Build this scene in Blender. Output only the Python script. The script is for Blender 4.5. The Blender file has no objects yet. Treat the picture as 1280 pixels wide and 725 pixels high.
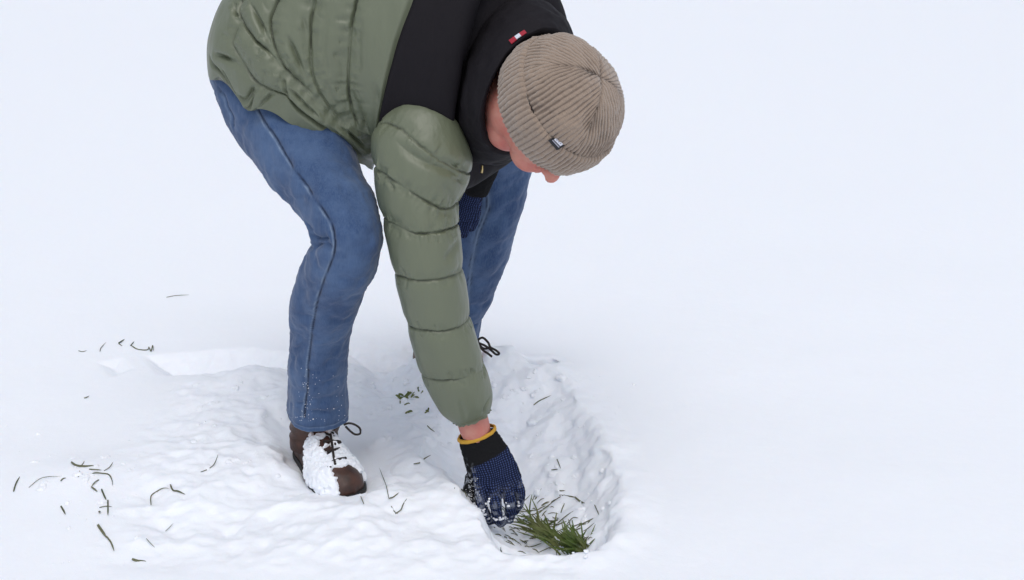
import bpy, math, random
import numpy as np
from mathutils import Vector, Matrix
from mathutils.bvhtree import BVHTree

random.seed(4)
RNG = np.random.default_rng(11)
R = math.radians
scene = bpy.context.scene
COL = scene.collection

# ------------------------------------------------------------ camera
PITCH = R(19.0); CAM = np.array([0.0, 0.0, 1.4]); F = 1758.0
cd = bpy.data.cameras.new('camera'); cam = bpy.data.objects.new('camera', cd); COL.objects.link(cam)
cam.location = CAM; cam.rotation_euler = (R(90) - PITCH, 0, 0)
cd.sensor_width = 36; cd.lens = 36 * F / 1280; cd.clip_start = 0.05; cd.clip_end = 3000
scene.camera = cam

# ------------------------------------------------------------ world, sun, exposure
w = bpy.data.worlds.new('World'); scene.world = w; w.use_nodes = True
nt = w.node_tree; nt.nodes.clear()
SUN_EL, SUN_AZ = R(66), R(172)          # azimuth measured clockwise from +Y: behind the camera, to the right
sky = nt.nodes.new('ShaderNodeTexSky'); sky.sky_type = 'NISHITA'; sky.sun_disc = False
sky.sun_elevation = SUN_EL; sky.sun_rotation = SUN_AZ
sky.air_density = 1.0; sky.dust_density = 2.5; sky.ozone_density = 1.0
hs = nt.nodes.new('ShaderNodeHueSaturation'); hs.inputs['Saturation'].default_value = 0.42
bg = nt.nodes.new('ShaderNodeBackground'); bg.inputs['Strength'].default_value = 0.15
wo = nt.nodes.new('ShaderNodeOutputWorld')
nt.links.new(sky.outputs[0], hs.inputs['Color']); nt.links.new(hs.outputs[0], bg.inputs['Color']); nt.links.new(bg.outputs[0], wo.inputs['Surface'])
sd = bpy.data.lights.new('sun', 'SUN'); sd.energy = 0.65; sd.angle = R(50); sd.color = (1.0, 0.985, 0.955)
so = bpy.data.objects.new('sun', sd); COL.objects.link(so)
sdir = Vector((math.sin(SUN_AZ) * math.cos(SUN_EL), math.cos(SUN_AZ) * math.cos(SUN_EL), math.sin(SUN_EL)))
so.rotation_euler = sdir.to_track_quat('Z', 'Y').to_euler(); so.location = (2, -2, 5)
scene.view_settings.view_transform = 'Standard'; scene.view_settings.look = 'None'
scene.view_settings.gamma = 1; scene.view_settings.use_curve_mapping = False
scene.view_settings.exposure = 0.16
scene.cycles.max_bounces = 6

# ------------------------------------------------------------ maths
fwd = np.array([0, math.cos(PITCH), -math.sin(PITCH)]); dwn = np.array([0, -math.sin(PITCH), -math.cos(PITCH)]); rgt = np.array([1.0, 0, 0])
def ray(px, py): return fwd + rgt * (px - 640) / F + dwn * (py - 362.5) / F
def P(px, py, Y):
    d = ray(px, py); return CAM + d * (Y / d[1])
def G(px, py, z=0.0):
    d = ray(px, py); return CAM + d * ((z - CAM[2]) / d[2])
def unit(v): v = np.asarray(v, float); return v / (np.linalg.norm(v, axis=-1, keepdims=True) + 1e-12)

def _h(ix, iy, iz):
    n = (ix * 374761393 + iy * 668265263 + iz * 1274126177) & 0x7fffffff
    n = ((n ^ (n >> 13)) * 1274126177) & 0x7fffffff
    return ((n ^ (n >> 16)) & 0xffff) / 65535.0
def vnoise(p):
    p = np.asarray(p, float); i = np.floor(p).astype(np.int64); f = p - i; f = f * f * f * (f * (f * 6 - 15) + 10)
    r = 0
    for dx in (0, 1):
        for dy in (0, 1):
            for dz in (0, 1):
                wgt = (f[..., 0] if dx else 1 - f[..., 0]) * (f[..., 1] if dy else 1 - f[..., 1]) * (f[..., 2] if dz else 1 - f[..., 2])
                r = r + wgt * _h(i[..., 0] + dx, i[..., 1] + dy, i[..., 2] + dz)
    return r * 2 - 1
def fbm(p, o=4, g=0.5):
    a, s, r = 1.0, 1.0, 0
    for k in range(o):
        r = r + a * vnoise(np.asarray(p) * s + 17.3 * k); a *= g; s *= 2.03
    return r
def sstep(a, b, x): t = np.clip((x - a) / (b - a), 0, 1); return t * t * (3 - 2 * t)

def crom(pts, u):
    """Catmull-Rom through pts (n,...) at u in 0..n-1"""
    pts = np.asarray(pts, float); n = len(pts); u = np.clip(u, 0, n - 1)
    i = np.minimum(np.floor(u).astype(int), n - 2); t = (u - i).reshape(u.shape + (1,) * (pts.ndim - 1))
    g = lambda k: pts[np.clip(k, 0, n - 1)]
    p0, p1, p2, p3 = g(i - 1), g(i), g(i + 1), g(i + 2)
    return 0.5 * ((2 * p1) + (-p0 + p2) * t + (2 * p0 - 5 * p1 + 4 * p2 - p3) * t * t + (-p0 + 3 * p1 - 3 * p2 + p3) * t ** 3)
def dense(pts, step=0.003):
    pts = np.asarray(pts, float)
    if len(pts) == 2: pts = np.array([pts[0], pts.mean(0), pts[1]])
    L = np.linalg.norm(np.diff(pts, axis=0), axis=1).sum(); n = max(6, int(L / step))
    return crom(pts, np.linspace(0, len(pts) - 1, n))

class Loft:
    """stations: (L px, R px, Y, half depth[, Bdir])"""
    def __init__(s, st, e=1.0, bias=None):
        C, A, b = [], [], []
        for q in st:
            l, r = P(q[0][0], q[0][1], q[2]), P(q[1][0], q[1][1], q[2])
            if len(q) > 4: r = P(q[1][0], q[1][1], q[4])      # other end at its own depth
            C.append((l + r) / 2); A.append((r - l) / 2); b.append(q[3])
        s.C, s.A = np.array(C), np.array(A); s.n = len(st); s.e = e
        T = np.gradient(s.C, axis=0); B = []
        for c, a, t, h in zip(s.C, s.A, T, b):
            m = unit(np.cross(t, a))
            if np.dot(m, CAM - c) < 0: m = -m
            B.append(m * h)
        s.B = np.array(B)
        if bias is not None:                                    # turn the near side of a ring towards the viewer's side
            for i, k in enumerate(bias):
                h = np.linalg.norm(s.B[i]); s.B[i] = unit((1 - k) * unit(s.B[i]) + k * unit(CAM - s.C[i])) * h
    def at(s, u, phi, k=1.0, push=None):
        C, A, B = crom(s.C, u), crom(s.A, u), crom(s.B, u)
        c, q = np.cos(phi), np.sin(phi)
        if s.e != 1.0: c = np.sign(c) * np.abs(c) ** s.e; q = np.sign(q) * np.abs(q) ** s.e
        return C + k * (A * c[..., None] + B * q[..., None])
    def grid(s, nu, nv, u0=0, u1=None, k=1.0):
        u1 = s.n - 1 if u1 is None else u1
        U = np.linspace(0, 1, nu)[:, None] * np.ones(nv)[None]
        if callable(u0) or callable(u1):
            ph = np.arange(nv) / nv * 2 * math.pi
            a = u0(ph) if callable(u0) else np.full(nv, float(u0)); b = u1(ph) if callable(u1) else np.full(nv, float(u1))
            U = a[None] + (b - a)[None] * U
        else: U = u0 + (u1 - u0) * U
        V = np.ones(nu)[:, None] * (np.arange(nv) / nv * 2 * math.pi)[None]
        return s.at(U, V, k), U, V

def gfaces(nu, nv, wrap=True, base=0):
    i, j = np.meshgrid(np.arange(nu - 1), np.arange(nv if wrap else nv - 1), indexing='ij')
    a = i * nv + j; b = i * nv + (j + 1) % nv
    return (np.stack([a, b, b + nv, a + nv], -1).reshape(-1, 4) + base)
def gnormals(G_, wrap=True):
    du = np.gradient(G_, axis=0)
    dv = (np.roll(G_, -1, 1) - np.roll(G_, 1, 1)) if wrap else np.gradient(G_, axis=1)
    n = unit(np.cross(du, dv)); c = G_.mean(1, keepdims=True)
    if wrap and ((G_ - c) * n).sum() < 0: n = -n
    return n

def mkmesh(name, V, Fc, mat=None, smooth=True):
    m = bpy.data.meshes.new(name); V = np.asarray(V, float).reshape(-1, 3)
    if isinstance(Fc, np.ndarray):
        nf, k = Fc.shape
        m.vertices.add(len(V)); m.vertices.foreach_set('co', V.ravel())
        m.loops.add(nf * k); m.loops.foreach_set('vertex_index', Fc.ravel().astype(np.int32))
        m.polygons.add(nf); m.polygons.foreach_set('loop_start', np.arange(nf, dtype=np.int32) * k)
        try: m.polygons.foreach_set('loop_total', np.full(nf, k, dtype=np.int32))
        except Exception: pass
        m.update(calc_edges=True); m.validate()
    else:
        m.from_pydata([tuple(v) for v in V], [], [tuple(int(x) for x in f) for f in Fc]); m.validate()
    if smooth: m.polygons.foreach_set('use_smooth', [True] * len(m.polygons))
    if mat: m.materials.append(mat)
    m.update()
    return m
def obj(name, me, parent=None):
    o = bpy.data.objects.new(name, me); COL.objects.link(o)
    if parent is not None: o.parent = parent
    return o
def fixn(me):
    import bmesh
    b = bmesh.new(); b.from_mesh(me); bmesh.ops.recalc_face_normals(b, faces=b.faces); b.to_mesh(me); b.free()
def attr(me, name, val):
    a = me.attributes.new(name, 'FLOAT', 'POINT'); a.data.foreach_set('value', np.asarray(val, np.float32).ravel())
def vattr(me, name, val):
    a = me.attributes.new(name, 'FLOAT_VECTOR', 'POINT'); a.data.foreach_set('vector', np.asarray(val, np.float32).ravel())
def tag(o, label, cat, group=None, kind=None):
    o['label'] = label; o['category'] = cat
    if group: o['group'] = group
    if kind: o['kind'] = kind

def caster(V, Fc):
    t = BVHTree.FromPolygons([tuple(v) for v in V.reshape(-1, 3)], [tuple(int(x) for x in f) for f in Fc])
    def cast(px, py):
        d = ray(px, py); h = t.ray_cast(Vector(CAM), Vector(d))
        if h[0] is not None: return np.array(h[0])
        best = None                              # just off the surface: nearest point to the ray
        for k in np.linspace(2.2, 4.2, 60):
            q = t.find_nearest(Vector(CAM + d / np.linalg.norm(d) * k))
            if q[0] is not None and (best is None or q[3] < best[1]): best = (q[0], q[3])
        return np.array(best[0])
    return cast
def crease(V, N, line, depth=0.006, width=0.012, sharp=0.003, sw=0.0025, pucker=0.0, taper=0.12, pw=0.03, seed=0, side=0):
    """push surface in along a 3-D line; returns distance field"""
    pts = dense(line); Vf = V.reshape(-1, 3); Nf = N.reshape(-1, 3)
    reach = max(width * 3, pw * 2.5 if pucker else 0)
    lo, hi = pts.min(0) - reach, pts.max(0) + reach
    idx = np.nonzero(np.all((Vf > lo) & (Vf < hi), 1))[0]
    D = np.full(len(Vf), 9.0)
    if len(idx) == 0: return D
    s = np.linspace(0, 1, len(pts)); L = 0.003 * len(pts)
    for c in np.array_split(idx, max(1, len(idx) // 8000)):
        d = np.linalg.norm(Vf[c, None] - pts[None], axis=2); j = d.argmin(1); dd = d[np.arange(len(c)), j]; ss = s[j]
        env = 1.0 if taper == 0 else sstep(0, taper, ss) * sstep(0, taper, 1 - ss)
        m = depth * np.exp(-(dd / width) ** 2) + sharp * np.exp(-(dd / sw) ** 2)
        out = -m * env
        if pucker:
            arc = ss * L
            nz = vnoise(np.stack([arc / 0.011 + seed * 7.1, dd / 0.05, np.full_like(dd, seed * 3.3)], -1)) + 0.6 * vnoise(np.stack([arc / 0.028 + seed, dd / 0.08, np.full_like(dd, seed * 1.7)], -1))
            out = out + pucker * env * nz * np.exp(-(dd / pw) ** 2) * (1 - np.exp(-(dd / 0.004) ** 2))
        Vf[c] += Nf[c] * out[:, None]
        D[c] = dd
    V[...] = Vf.reshape(V.shape)
    return D

def gathers(V, N, line, count, seed, lmin=.008, lmax=.028, dmax=.0034, wd=.0034):
    """short stitched-in puckers running away from a seam on both sides"""
    rg = np.random.default_rng(seed); pts = dense(line); T = unit(np.gradient(pts, axis=0)); Vf = V.reshape(-1, 3); Nf = N.reshape(-1, 3)
    for k in range(count):
        i = rg.integers(2, len(pts) - 2); j = np.linalg.norm(Vf - pts[i], axis=1).argmin(); nn_ = Nf[j]
        d = unit(np.cross(nn_, T[i])) * (1 if rg.random() < .5 else -1); d = unit(d + T[i] * rg.normal(0, .45)); L = rg.uniform(lmin, lmax)
        a = pts[i] + d * .002; crease(V, N, [a, a + d * L * .5 + T[i] * rg.normal(0, .002), a + d * L], rg.uniform(.3, 1) * dmax, wd * rg.uniform(.7, 1.3), 0, taper=.25)

def tube(path, rad, n=8, cap=True, flat=1.0):
    path = np.asarray(path, float); rad = np.broadcast_to(rad, (len(path),)); T = unit(np.gradient(path, axis=0))
    up = np.array([0.13, 0.2, 1.0]); a = unit(np.cross(T, up)); b = unit(np.cross(T, a))
    ph = np.arange(n) / n * 2 * math.pi
    V = path[:, None] + rad[:, None, None] * (a[:, None] * np.cos(ph)[None, :, None] + flat * b[:, None] * np.sin(ph)[None, :, None])
    Fc = [list(f) for f in gfaces(len(path), n)]
    V = V.reshape(-1, 3)
    if cap: Fc += [list(range(n))[::-1], list(range((len(path) - 1) * n, len(path) * n))]
    return V, Fc
def merge(parts):
    V, Fc, b = [], [], 0
    for v, f in parts:
        V.append(np.asarray(v).reshape(-1, 3)); Fc += [[int(x) + b for x in q] for q in f]; b += len(V[-1])
    return np.concatenate(V), Fc
def capped(Gd):
    nu, nv = Gd.shape[:2]; Fc = [list(f) for f in gfaces(nu, nv)]
    return Gd.reshape(-1, 3), Fc + [list(range(nv))[::-1], list(range((nu - 1) * nv, nu * nv))]
def ball(c, r, n=20, m=12, frame=None):
    th = np.linspace(0.02, math.pi - 0.02, m); ph = np.arange(n) / n * 2 * math.pi
    g = np.stack([np.sin(th)[:, None] * np.cos(ph), np.sin(th)[:, None] * np.sin(ph), np.cos(th)[:, None] * np.ones(n)], -1) * np.asarray(r)
    if frame is not None: g = g @ np.asarray(frame)
    return capped(g + np.asarray(c))
def remesh(name, V, Fc, voxel, smooth=6, fac=0.5, mat=None):
    me = mkmesh(name, V, Fc); fixn(me); o = obj('tmp', me)
    md = o.modifiers.new('r', 'REMESH'); md.mode = 'VOXEL'; md.voxel_size = voxel; md.use_smooth_shade = True
    if smooth:
        sm = o.modifiers.new('s', 'SMOOTH'); sm.iterations = smooth; sm.factor = fac
    dg = bpy.context.evaluated_depsgraph_get(); out = bpy.data.meshes.new_from_object(o.evaluated_get(dg)); out.name = name
    bpy.data.objects.remove(o); bpy.data.meshes.remove(me)
    out.materials.clear(); out.polygons.foreach_set('use_smooth', [True] * len(out.polygons))
    if mat: out.materials.append(mat)
    return out
def getv(me):
    a = np.empty(len(me.vertices) * 3); me.vertices.foreach_get('co', a); n = np.empty(len(me.vertices) * 3); me.vertices.foreach_get('normal', n)
    return a.reshape(-1, 3), n.reshape(-1, 3)
def setv(me, v): me.vertices.foreach_set('co', v.ravel()); me.update()

# ------------------------------------------------------------ materials
class Mat:
    def __init__(s, name, col, rough=0.7, **kw):
        s.m = bpy.data.materials.new(name); s.m.use_nodes = True; s.t = s.m.node_tree
        s.b = s.t.nodes['Principled BSDF']; s.b.inputs['Base Color'].default_value = (*col, 1); s.b.inputs['Roughness'].default_value = rough
        for k, v in kw.items(): s.b.inputs[k.replace('_', ' ')].default_value = v
        s.h = None
    def n(s, typ, **inp):
        x = s.t.nodes.new('ShaderNode' + typ)
        for k, v in inp.items():
            if k in ('operation', 'blend_type', 'data_type', 'attribute_name', 'feature', 'wave_type', 'bands_direction'): setattr(x, k, v)
            else:
                i = x.inputs[int(k[1:])] if k[0] == 'i' and k[1:].isdigit() else x.inputs[k.replace('_', ' ')]
                if isinstance(v, bpy.types.NodeSocket): s.t.links.new(v, i)
                else: i.default_value = v
        return x
    def coord(s, which='Object'): return s.n('TexCoord').outputs[which]
    def noise(s, scale, detail=4, rough=0.55, vec=None):
        return s.n('TexNoise', Scale=scale, Detail=detail, Roughness=rough, Vector=vec or s.coord()).outputs['Fac']
    def math(s, op, a, b=0.0):
        return s.n('Math', operation=op, i0=a, i1=b).outputs[0]
    def ramp(s, fac, a, b, ca=(0, 0, 0, 1), cb=(1, 1, 1, 1)):
        r = s.t.nodes.new('ShaderNodeValToRGB'); r.color_ramp.elements[0].position = a; r.color_ramp.elements[1].position = b
        r.color_ramp.elements[0].color = ca; r.color_ramp.elements[1].color = cb; s.t.links.new(fac, r.inputs[0]); return r.outputs[0]
    def mix(s, fac, a, b):
        x = s.t.nodes.new('ShaderNodeMix'); x.data_type = 'RGBA'
        for i, v in ((0, fac), (6, a), (7, b)):
            if isinstance(v, bpy.types.NodeSocket): s.t.links.new(v, x.inputs[i])
            else: x.inputs[i].default_value = (*v, 1) if isinstance(v, tuple) and len(v) == 3 else v
        return x.outputs[2]
    def color(s, c): s.t.links.new(c, s.b.inputs['Base Color'])
    def bump(s, h, strength=0.3, dist=0.002):
        x = s.t.nodes.new('ShaderNodeBump'); x.inputs['Strength'].default_value = strength; x.inputs['Distance'].default_value = dist
        s.t.links.new(h, x.inputs['Height'])
        if s.h is not None: s.t.links.new(s.h, x.inputs['Normal'])
        s.h = x.outputs[0]; s.t.links.new(s.h, s.b.inputs['Normal'])

def snow_mat(name, sss=0.25):
    s = Mat(name, (0.86, 0.885, 0.93), 0.55)
    s.b.inputs['Specular IOR Level'].default_value = 0.25
    s.b.inputs['Subsurface Weight'].default_value = sss; s.b.inputs['Subsurface Radius'].default_value = (0.6, 0.8, 1.0); s.b.inputs['Subsurface Scale'].default_value = 0.015
    s.bump(s.noise(34, 6, 0.65), 0.30, 0.006); s.bump(s.noise(320, 3, 0.6), 0.2, 0.0012)
    return s.m
M_snow = snow_mat('snow'); M_crust = snow_mat('packed snow', 0.15)

def nylon(name, c, rough=0.5, spec=0.3):
    s = Mat(name, c, rough); s.b.inputs['Specular IOR Level'].default_value = spec
    v = s.noise(9, 3); th = s.n('Attribute', attribute_name='stitch_shade').outputs['Fac']
    s.color(s.mix(th, s.mix(v, tuple(x * 0.93 for x in c), tuple(min(1, x * 1.07) for x in c)), tuple(x * .22 for x in c)))  # stitch lines darkened: shade of the seam creases painted into the colour
    st = s.n('Mapping', Vector=s.coord(), Scale=(1, 1, 1)).outputs[0]
    s.bump(s.noise(38, 3, 0.5, st), 0.12, 0.003); wv = s.n('Mapping', Vector=s.coord(), Scale=(1, 1, 0.3), Rotation=(0.3, 0.2, 0.1)).outputs[0]; s.bump(s.ramp(s.noise(75, 3, 0.6, wv), 0.5, 0.75), 0.16, 0.0022); s.bump(s.noise(900, 2, 0.5), 0.12, 0.0006)
    return s.m
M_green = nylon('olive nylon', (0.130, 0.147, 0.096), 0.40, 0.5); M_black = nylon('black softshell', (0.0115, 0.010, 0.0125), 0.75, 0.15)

s = Mat('denim', (0.06, 0.12, 0.26), 0.85); s.b.inputs['Specular IOR Level'].default_value = 0.15
s.b.inputs['Sheen Weight'].default_value = 0.2
fade = s.ramp(s.noise(9, 5, 0.65), 0.36, 0.66)
c1 = s.mix(fade, (0.025, 0.054, 0.135), (0.070, 0.120, 0.230))
mp = s.n('Mapping', Vector=s.coord(), Scale=(1, 1, 0.12)).outputs[0]
slub = s.ramp(s.noise(420, 3, 0.6, mp), 0.35, 0.7); c2 = s.mix(s.math('MULTIPLY', slub, 0.28), c1, (0.12, 0.18, 0.28))
wr = s.n('Attribute', attribute_name='wear').outputs['Fac']
c3 = s.mix(wr, c2, (0.24, 0.31, 0.41))
dk = s.n('Attribute', attribute_name='seam').outputs['Fac']
s.color(s.mix(dk, c3, (0.010, 0.015, 0.034)))
s.bump(s.noise(60, 3, 0.5), 0.25, 0.003); s.bump(s.noise(1100, 2, 0.6), 0.3, 0.0006)
M_denim = s.m

s = Mat('taupe knit wool', (0.3, 0.235, 0.185), 0.95); s.b.inputs['Specular IOR Level'].default_value = 0.1
s.b.inputs['Sheen Weight'].default_value = 0.4; s.b.inputs['Sheen Roughness'].default_value = 0.6
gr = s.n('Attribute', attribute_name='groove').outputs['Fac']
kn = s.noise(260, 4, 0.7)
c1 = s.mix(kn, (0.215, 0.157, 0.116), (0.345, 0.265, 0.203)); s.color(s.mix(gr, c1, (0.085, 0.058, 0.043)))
kv = s.n('Attribute', attribute_name='knit').outputs['Vector']
sx = s.n('SeparateXYZ', Vector=kv)
st = s.math('SINE', s.math('MULTIPLY', sx.outputs[1], 1800.0))
s.bump(st, 0.25, 0.0008); s.bump(kn, 0.5, 0.0015)
M_wool = s.m

s = Mat('skin', (0.55, 0.26, 0.2), 0.5); s.b.inputs['Subsurface Weight'].default_value = 0.2; s.b.inputs['Subsurface Radius'].default_value = (1, .3, .15); s.b.inputs['Subsurface Scale'].default_value = 0.006
bl = s.ramp(s.noise(22, 4, 0.6), 0.35, 0.7); s.color(s.mix(bl, (0.56, 0.25, 0.19), (0.50, 0.14, 0.115)))
s.bump(s.noise(140, 4, 0.6), 0.25, 0.0015)
M_skin = s.m

s = Mat('black knit glove', (0.012, 0.012, 0.014), 0.9); s.b.inputs['Specular IOR Level'].default_value = 0.1
dm = s.n('Attribute', attribute_name='dotmask').outputs['Fac']; dv = s.n('Attribute', attribute_name='dotuv').outputs['Vector']
sp = s.n('SeparateXYZ', Vector=dv)
X, Yc = sp.outputs[0], sp.outputs[1]
col_ = s.math('SINE', s.math('MULTIPLY', X, 2 * math.pi / 0.0052)); row_ = s.math('SINE', s.math('MULTIPLY', Yc, 2 * math.pi / 0.0046))
dots = s.math('MULTIPLY', s.ramp(s.math('MULTIPLY_ADD', col_, 0.5), 0.0, 1.0), 1.0)
a = s.n('Math', operation='MULTIPLY_ADD', i0=col_, i1=0.5, i2=0.5).outputs[0]; b = s.n('Math', operation='MULTIPLY_ADD', i0=row_, i1=0.35, i2=0.65).outputs[0]
dots = s.ramp(s.math('MULTIPLY', a, b), 0.42, 0.62); dots = s.math('MULTIPLY', dots, dm)
base = s.mix(dm, (0.011, 0.011, 0.012), (0.010, 0.014, 0.034))
c1 = s.mix(dots, base, (0.050, 0.075, 0.19))
fr = s.n('Attribute', attribute_name='frost').outputs['Fac']; c2 = s.mix(fr, c1, (0.55, 0.58, 0.64))
s.color(c2); s.bump(dots, 0.6, 0.0012); s.bump(s.noise(500, 3, 0.6), 0.5, 0.001)
M_glove = s.m
M_yellow = Mat('yellow elastic', (0.55, 0.30, 0.03), 0.8).m

s = Mat('brown leather', (0.05, 0.022, 0.014), 0.5)
s.color(s.mix(s.ramp(s.noise(30, 4), 0.35, 0.7), (0.036, 0.017, 0.012), (0.088, 0.036, 0.023))); s.bump(s.noise(200, 4), 0.4, 0.0015); M_leather = s.m
M_sole = Mat('black rubber', (0.014, 0.013, 0.013), 0.7).m
s = Mat('lace cord', (0.02, 0.014, 0.012), 0.85); s.bump(s.noise(600, 2), 0.5, 0.001); M_lace = s.m
s = Mat('grass blade', (0.05, 0.085, 0.02), 0.55)
s.color(s.mix(s.n('Attribute', attribute_name='dry').outputs['Fac'], (0.075, 0.120, 0.018), (0.20, 0.19, 0.075))); M_grass = s.m
s = Mat('wet grass blade', (0.06, 0.065, 0.03), 0.6)
s.color(s.mix(s.n('Attribute', attribute_name='dry').outputs['Fac'], (0.050, 0.062, 0.026), (0.16, 0.155, 0.085))); M_dull = s.m
M_tagk = Mat('tag black', (0.01, 0.01, 0.014), 0.7).m; M_tagw = Mat('tag white', (0.62, 0.64, 0.72), 0.7).m; M_tagg = Mat('tag grey', (0.3, 0.3, 0.36), 0.7).m
M_tagr = Mat('tag red', (0.33, 0.012, 0.03), 0.7).m
M_brass = Mat('brass zip', (0.55, 0.42, 0.2), 0.35, Metallic=1.0).m

# ------------------------------------------------------------ ground: one snow sheet to the horizon
def polysd(x, y, poly):
    """signed distance, positive inside"""
    d = np.full(x.shape, 1e9); ins = np.zeros(x.shape, bool); n = len(poly)
    for i in range(n):
        a, b = poly[i], poly[(i + 1) % n]; e = b - a; wx, wy = x - a[0], y - a[1]
        t = np.clip((wx * e[0] + wy * e[1]) / (e @ e), 0, 1); d = np.minimum(d, np.hypot(wx - e[0] * t, wy - e[1] * t))
        c = ((a[1] > y) != (b[1] > y)); ins ^= c & (x < (b[0] - a[0]) * (y - a[1]) / (b[1] - a[1] + 1e-12) + a[0])
    return np.where(ins, d, -d)
def gpoly(pts, z=0.0): return np.array([G(a, b, z)[:2] for a, b in pts])
PIT = gpoly([(632, 694), (690, 698), (742, 692), (776, 665), (768, 600), (738, 535), (710, 490), (668, 462), (620, 462), (575, 500), (545, 540), (528, 583), (562, 614), (600, 655)])
CHURN = gpoly([(150, 690), (190, 560), (250, 470), (330, 455), (470, 435), (600, 440), (690, 450), (735, 520), (775, 600), (785, 680), (700, 720), (420, 720)])
TRENCH = gpoly([(190, 448), (300, 440), (372, 446), (372, 470), (330, 470), (250, 478), (205, 470)])
TRACK = gpoly([(430, 436), (520, 436), (530, 470), (520, 500), (460, 500), (425, 470)])
SHOE_H = gpoly([(352, 530), (400, 520), (450, 545), (470, 590), (450, 615), (405, 618), (362, 580)])
DIMPLE = gpoly([(128, 455), (150, 450), (160, 462), (142, 470)])
def height(x, y):
    r = np.hypot(x, y - 3); near = np.exp(-(r / 3.5) ** 2)
    p3 = lambda s, o=0.0: np.stack([x / s, y / s, np.full_like(x, o)], -1)
    z = near * (0.005 * fbm(p3(0.45), 2) + 0.0008 * fbm(p3(0.08, 3), 2)) + (1 - near) * 0.006 * vnoise(p3(2.5, 5))
    wob = 0.020 * fbm(p3(0.10, 9), 4) + 0.006 * fbm(p3(0.02, 2), 3)
    ch = sstep(-0.10, 0.10, polysd(x, y, CHURN) + wob)
    lump = fbm(p3(0.11, 7), 4); ridged = 1 - np.abs(fbm(p3(0.16, 21), 4))
    z += ch * (0.011 * lump + 0.013 * (ridged - 0.6) + 0.0016 * fbm(p3(0.024, 5), 3) - 0.0045 * np.abs(fbm(p3(0.045, 51), 4)))
    # raised spoil west and north of the pit, around the standing foot
    def bump(px, py, s, h, z0=0):
        c = G(px, py); return h * np.exp(-((x - c[0]) ** 2 + (y - c[1]) ** 2) / s ** 2)
    z += bump(300, 500, 0.20, 0.045) + bump(480, 470, 0.13, 0.03) + bump(535, 480, 0.07, 0.055) + bump(250, 600, 0.30, 0.02) + bump(680, 470, 0.10, 0.03) + bump(628, 462, 0.07, 0.055) + bump(500, 475, .07, .02)
    z += bump(640, 480, 0.07, 0.03) + bump(500, 640, 0.18, 0.03) + bump(560, 715, 0.25, 0.012) + bump(100, 600, 0.10, 0.02) + bump(330, 590, 0.08, 0.015)
    sp = polysd(x, y, PIT) + 0.012 * fbm(p3(0.16, 40), 3) + 0.003 * fbm(p3(0.03, 41), 2)
    dp = 0.05 + 0.095 * sstep(3.35, 2.75, y)
    wall = sstep(-0.012, 0.060, sp) * 0.5 + sstep(0.03, 0.20, sp) * 0.5
    wall = np.where(y < 2.62, sstep(-0.012, 0.05, sp), wall)
    z -= dp * wall; z += wall * (0.008 * fbm(p3(0.09, 31), 4, .42))
    z += 0.012 * sstep(-0.10, -0.015, sp) * sstep(0.01, -0.02, sp)
    z -= 0.060 * sstep(-0.02, 0.08, polysd(x, y, TRENCH) + 0.4 * wob)
    z -= 0.045 * sstep(-0.03, 0.09, polysd(x, y, TRACK) + 0.5 * wob)
    z -= 0.02 * sstep(-0.02, 0.04, polysd(x, y, DIMPLE))
    sh = polysd(x, y, SHOE_H) + 0.3 * wob
    z = np.where(sh > -0.05, z * (1 - sstep(-0.05, 0.03, sh)) + (-0.012) * sstep(-0.05, 0.03, sh), z)
    # small dark gap north-east of the pit
    c = G(672, 458); z -= 0.11 * np.exp(-(((x - c[0]) / 0.035) ** 2 + ((y - c[1]) / 0.028) ** 2) ** 1.5)
    return z
def graded(lo, hi, step, far, growth=1.28):
    a = list(np.arange(lo, hi, step)); s_, v = step, a[-1]
    while v < far: s_ *= growth; v += s_; a.append(v)
    s_, v = step, a[0]; pre = []
    while v > -far: s_ *= growth; v -= s_; pre.append(v)
    return np.array(pre[::-1] + a)
gx = graded(-1.35, 0.75, 0.0052, 900); gy = graded(2.15, 4.0, 0.0052, 900)
GX, GY = np.meshgrid(gx, gy, indexing='ij'); GZ = height(GX, GY)
# crisp, slightly undercut rims: nudge the sheet sideways by noise where it is steep
gz_x, gz_y = np.gradient(GZ, gx, gy); steep = sstep(0.3, 1.2, np.hypot(gz_x, gz_y))
nn = np.stack([GX / 0.05, GY / 0.05, GZ / 0.035], -1); gm = np.hypot(gz_x, gz_y) + 1e-6
off = steep * 0.011 * fbm(nn, 3)
GV = np.stack([GX + off * gz_x / gm, GY + off * gz_y / gm, GZ + steep * 0.0020 * fbm(nn * 2.1, 3)], -1)
gf = gfaces(len(gx), len(gy), wrap=False)
gme = mkmesh('ground', GV, gf, M_snow); ground = obj('ground', gme); ground['kind'] = 'structure'
ix0, ix1 = np.searchsorted(gx, [-1.5, 1.2]); iy0, iy1 = np.searchsorted(gy, [1.9, 5.0])
sub = GV[ix0:ix1, iy0:iy1]; gcast = caster(sub, gfaces(sub.shape[0], sub.shape[1], wrap=False))
gtree = BVHTree.FromPolygons([tuple(v) for v in sub.reshape(-1, 3)], [tuple(int(x) for x in f) for f in gfaces(sub.shape[0], sub.shape[1], wrap=False)])
def gz(x, y):
    h = gtree.ray_cast(Vector((x, y, 2)), Vector((0, 0, -1))); return h[0].z if h[0] is not None else 0.0

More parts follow.
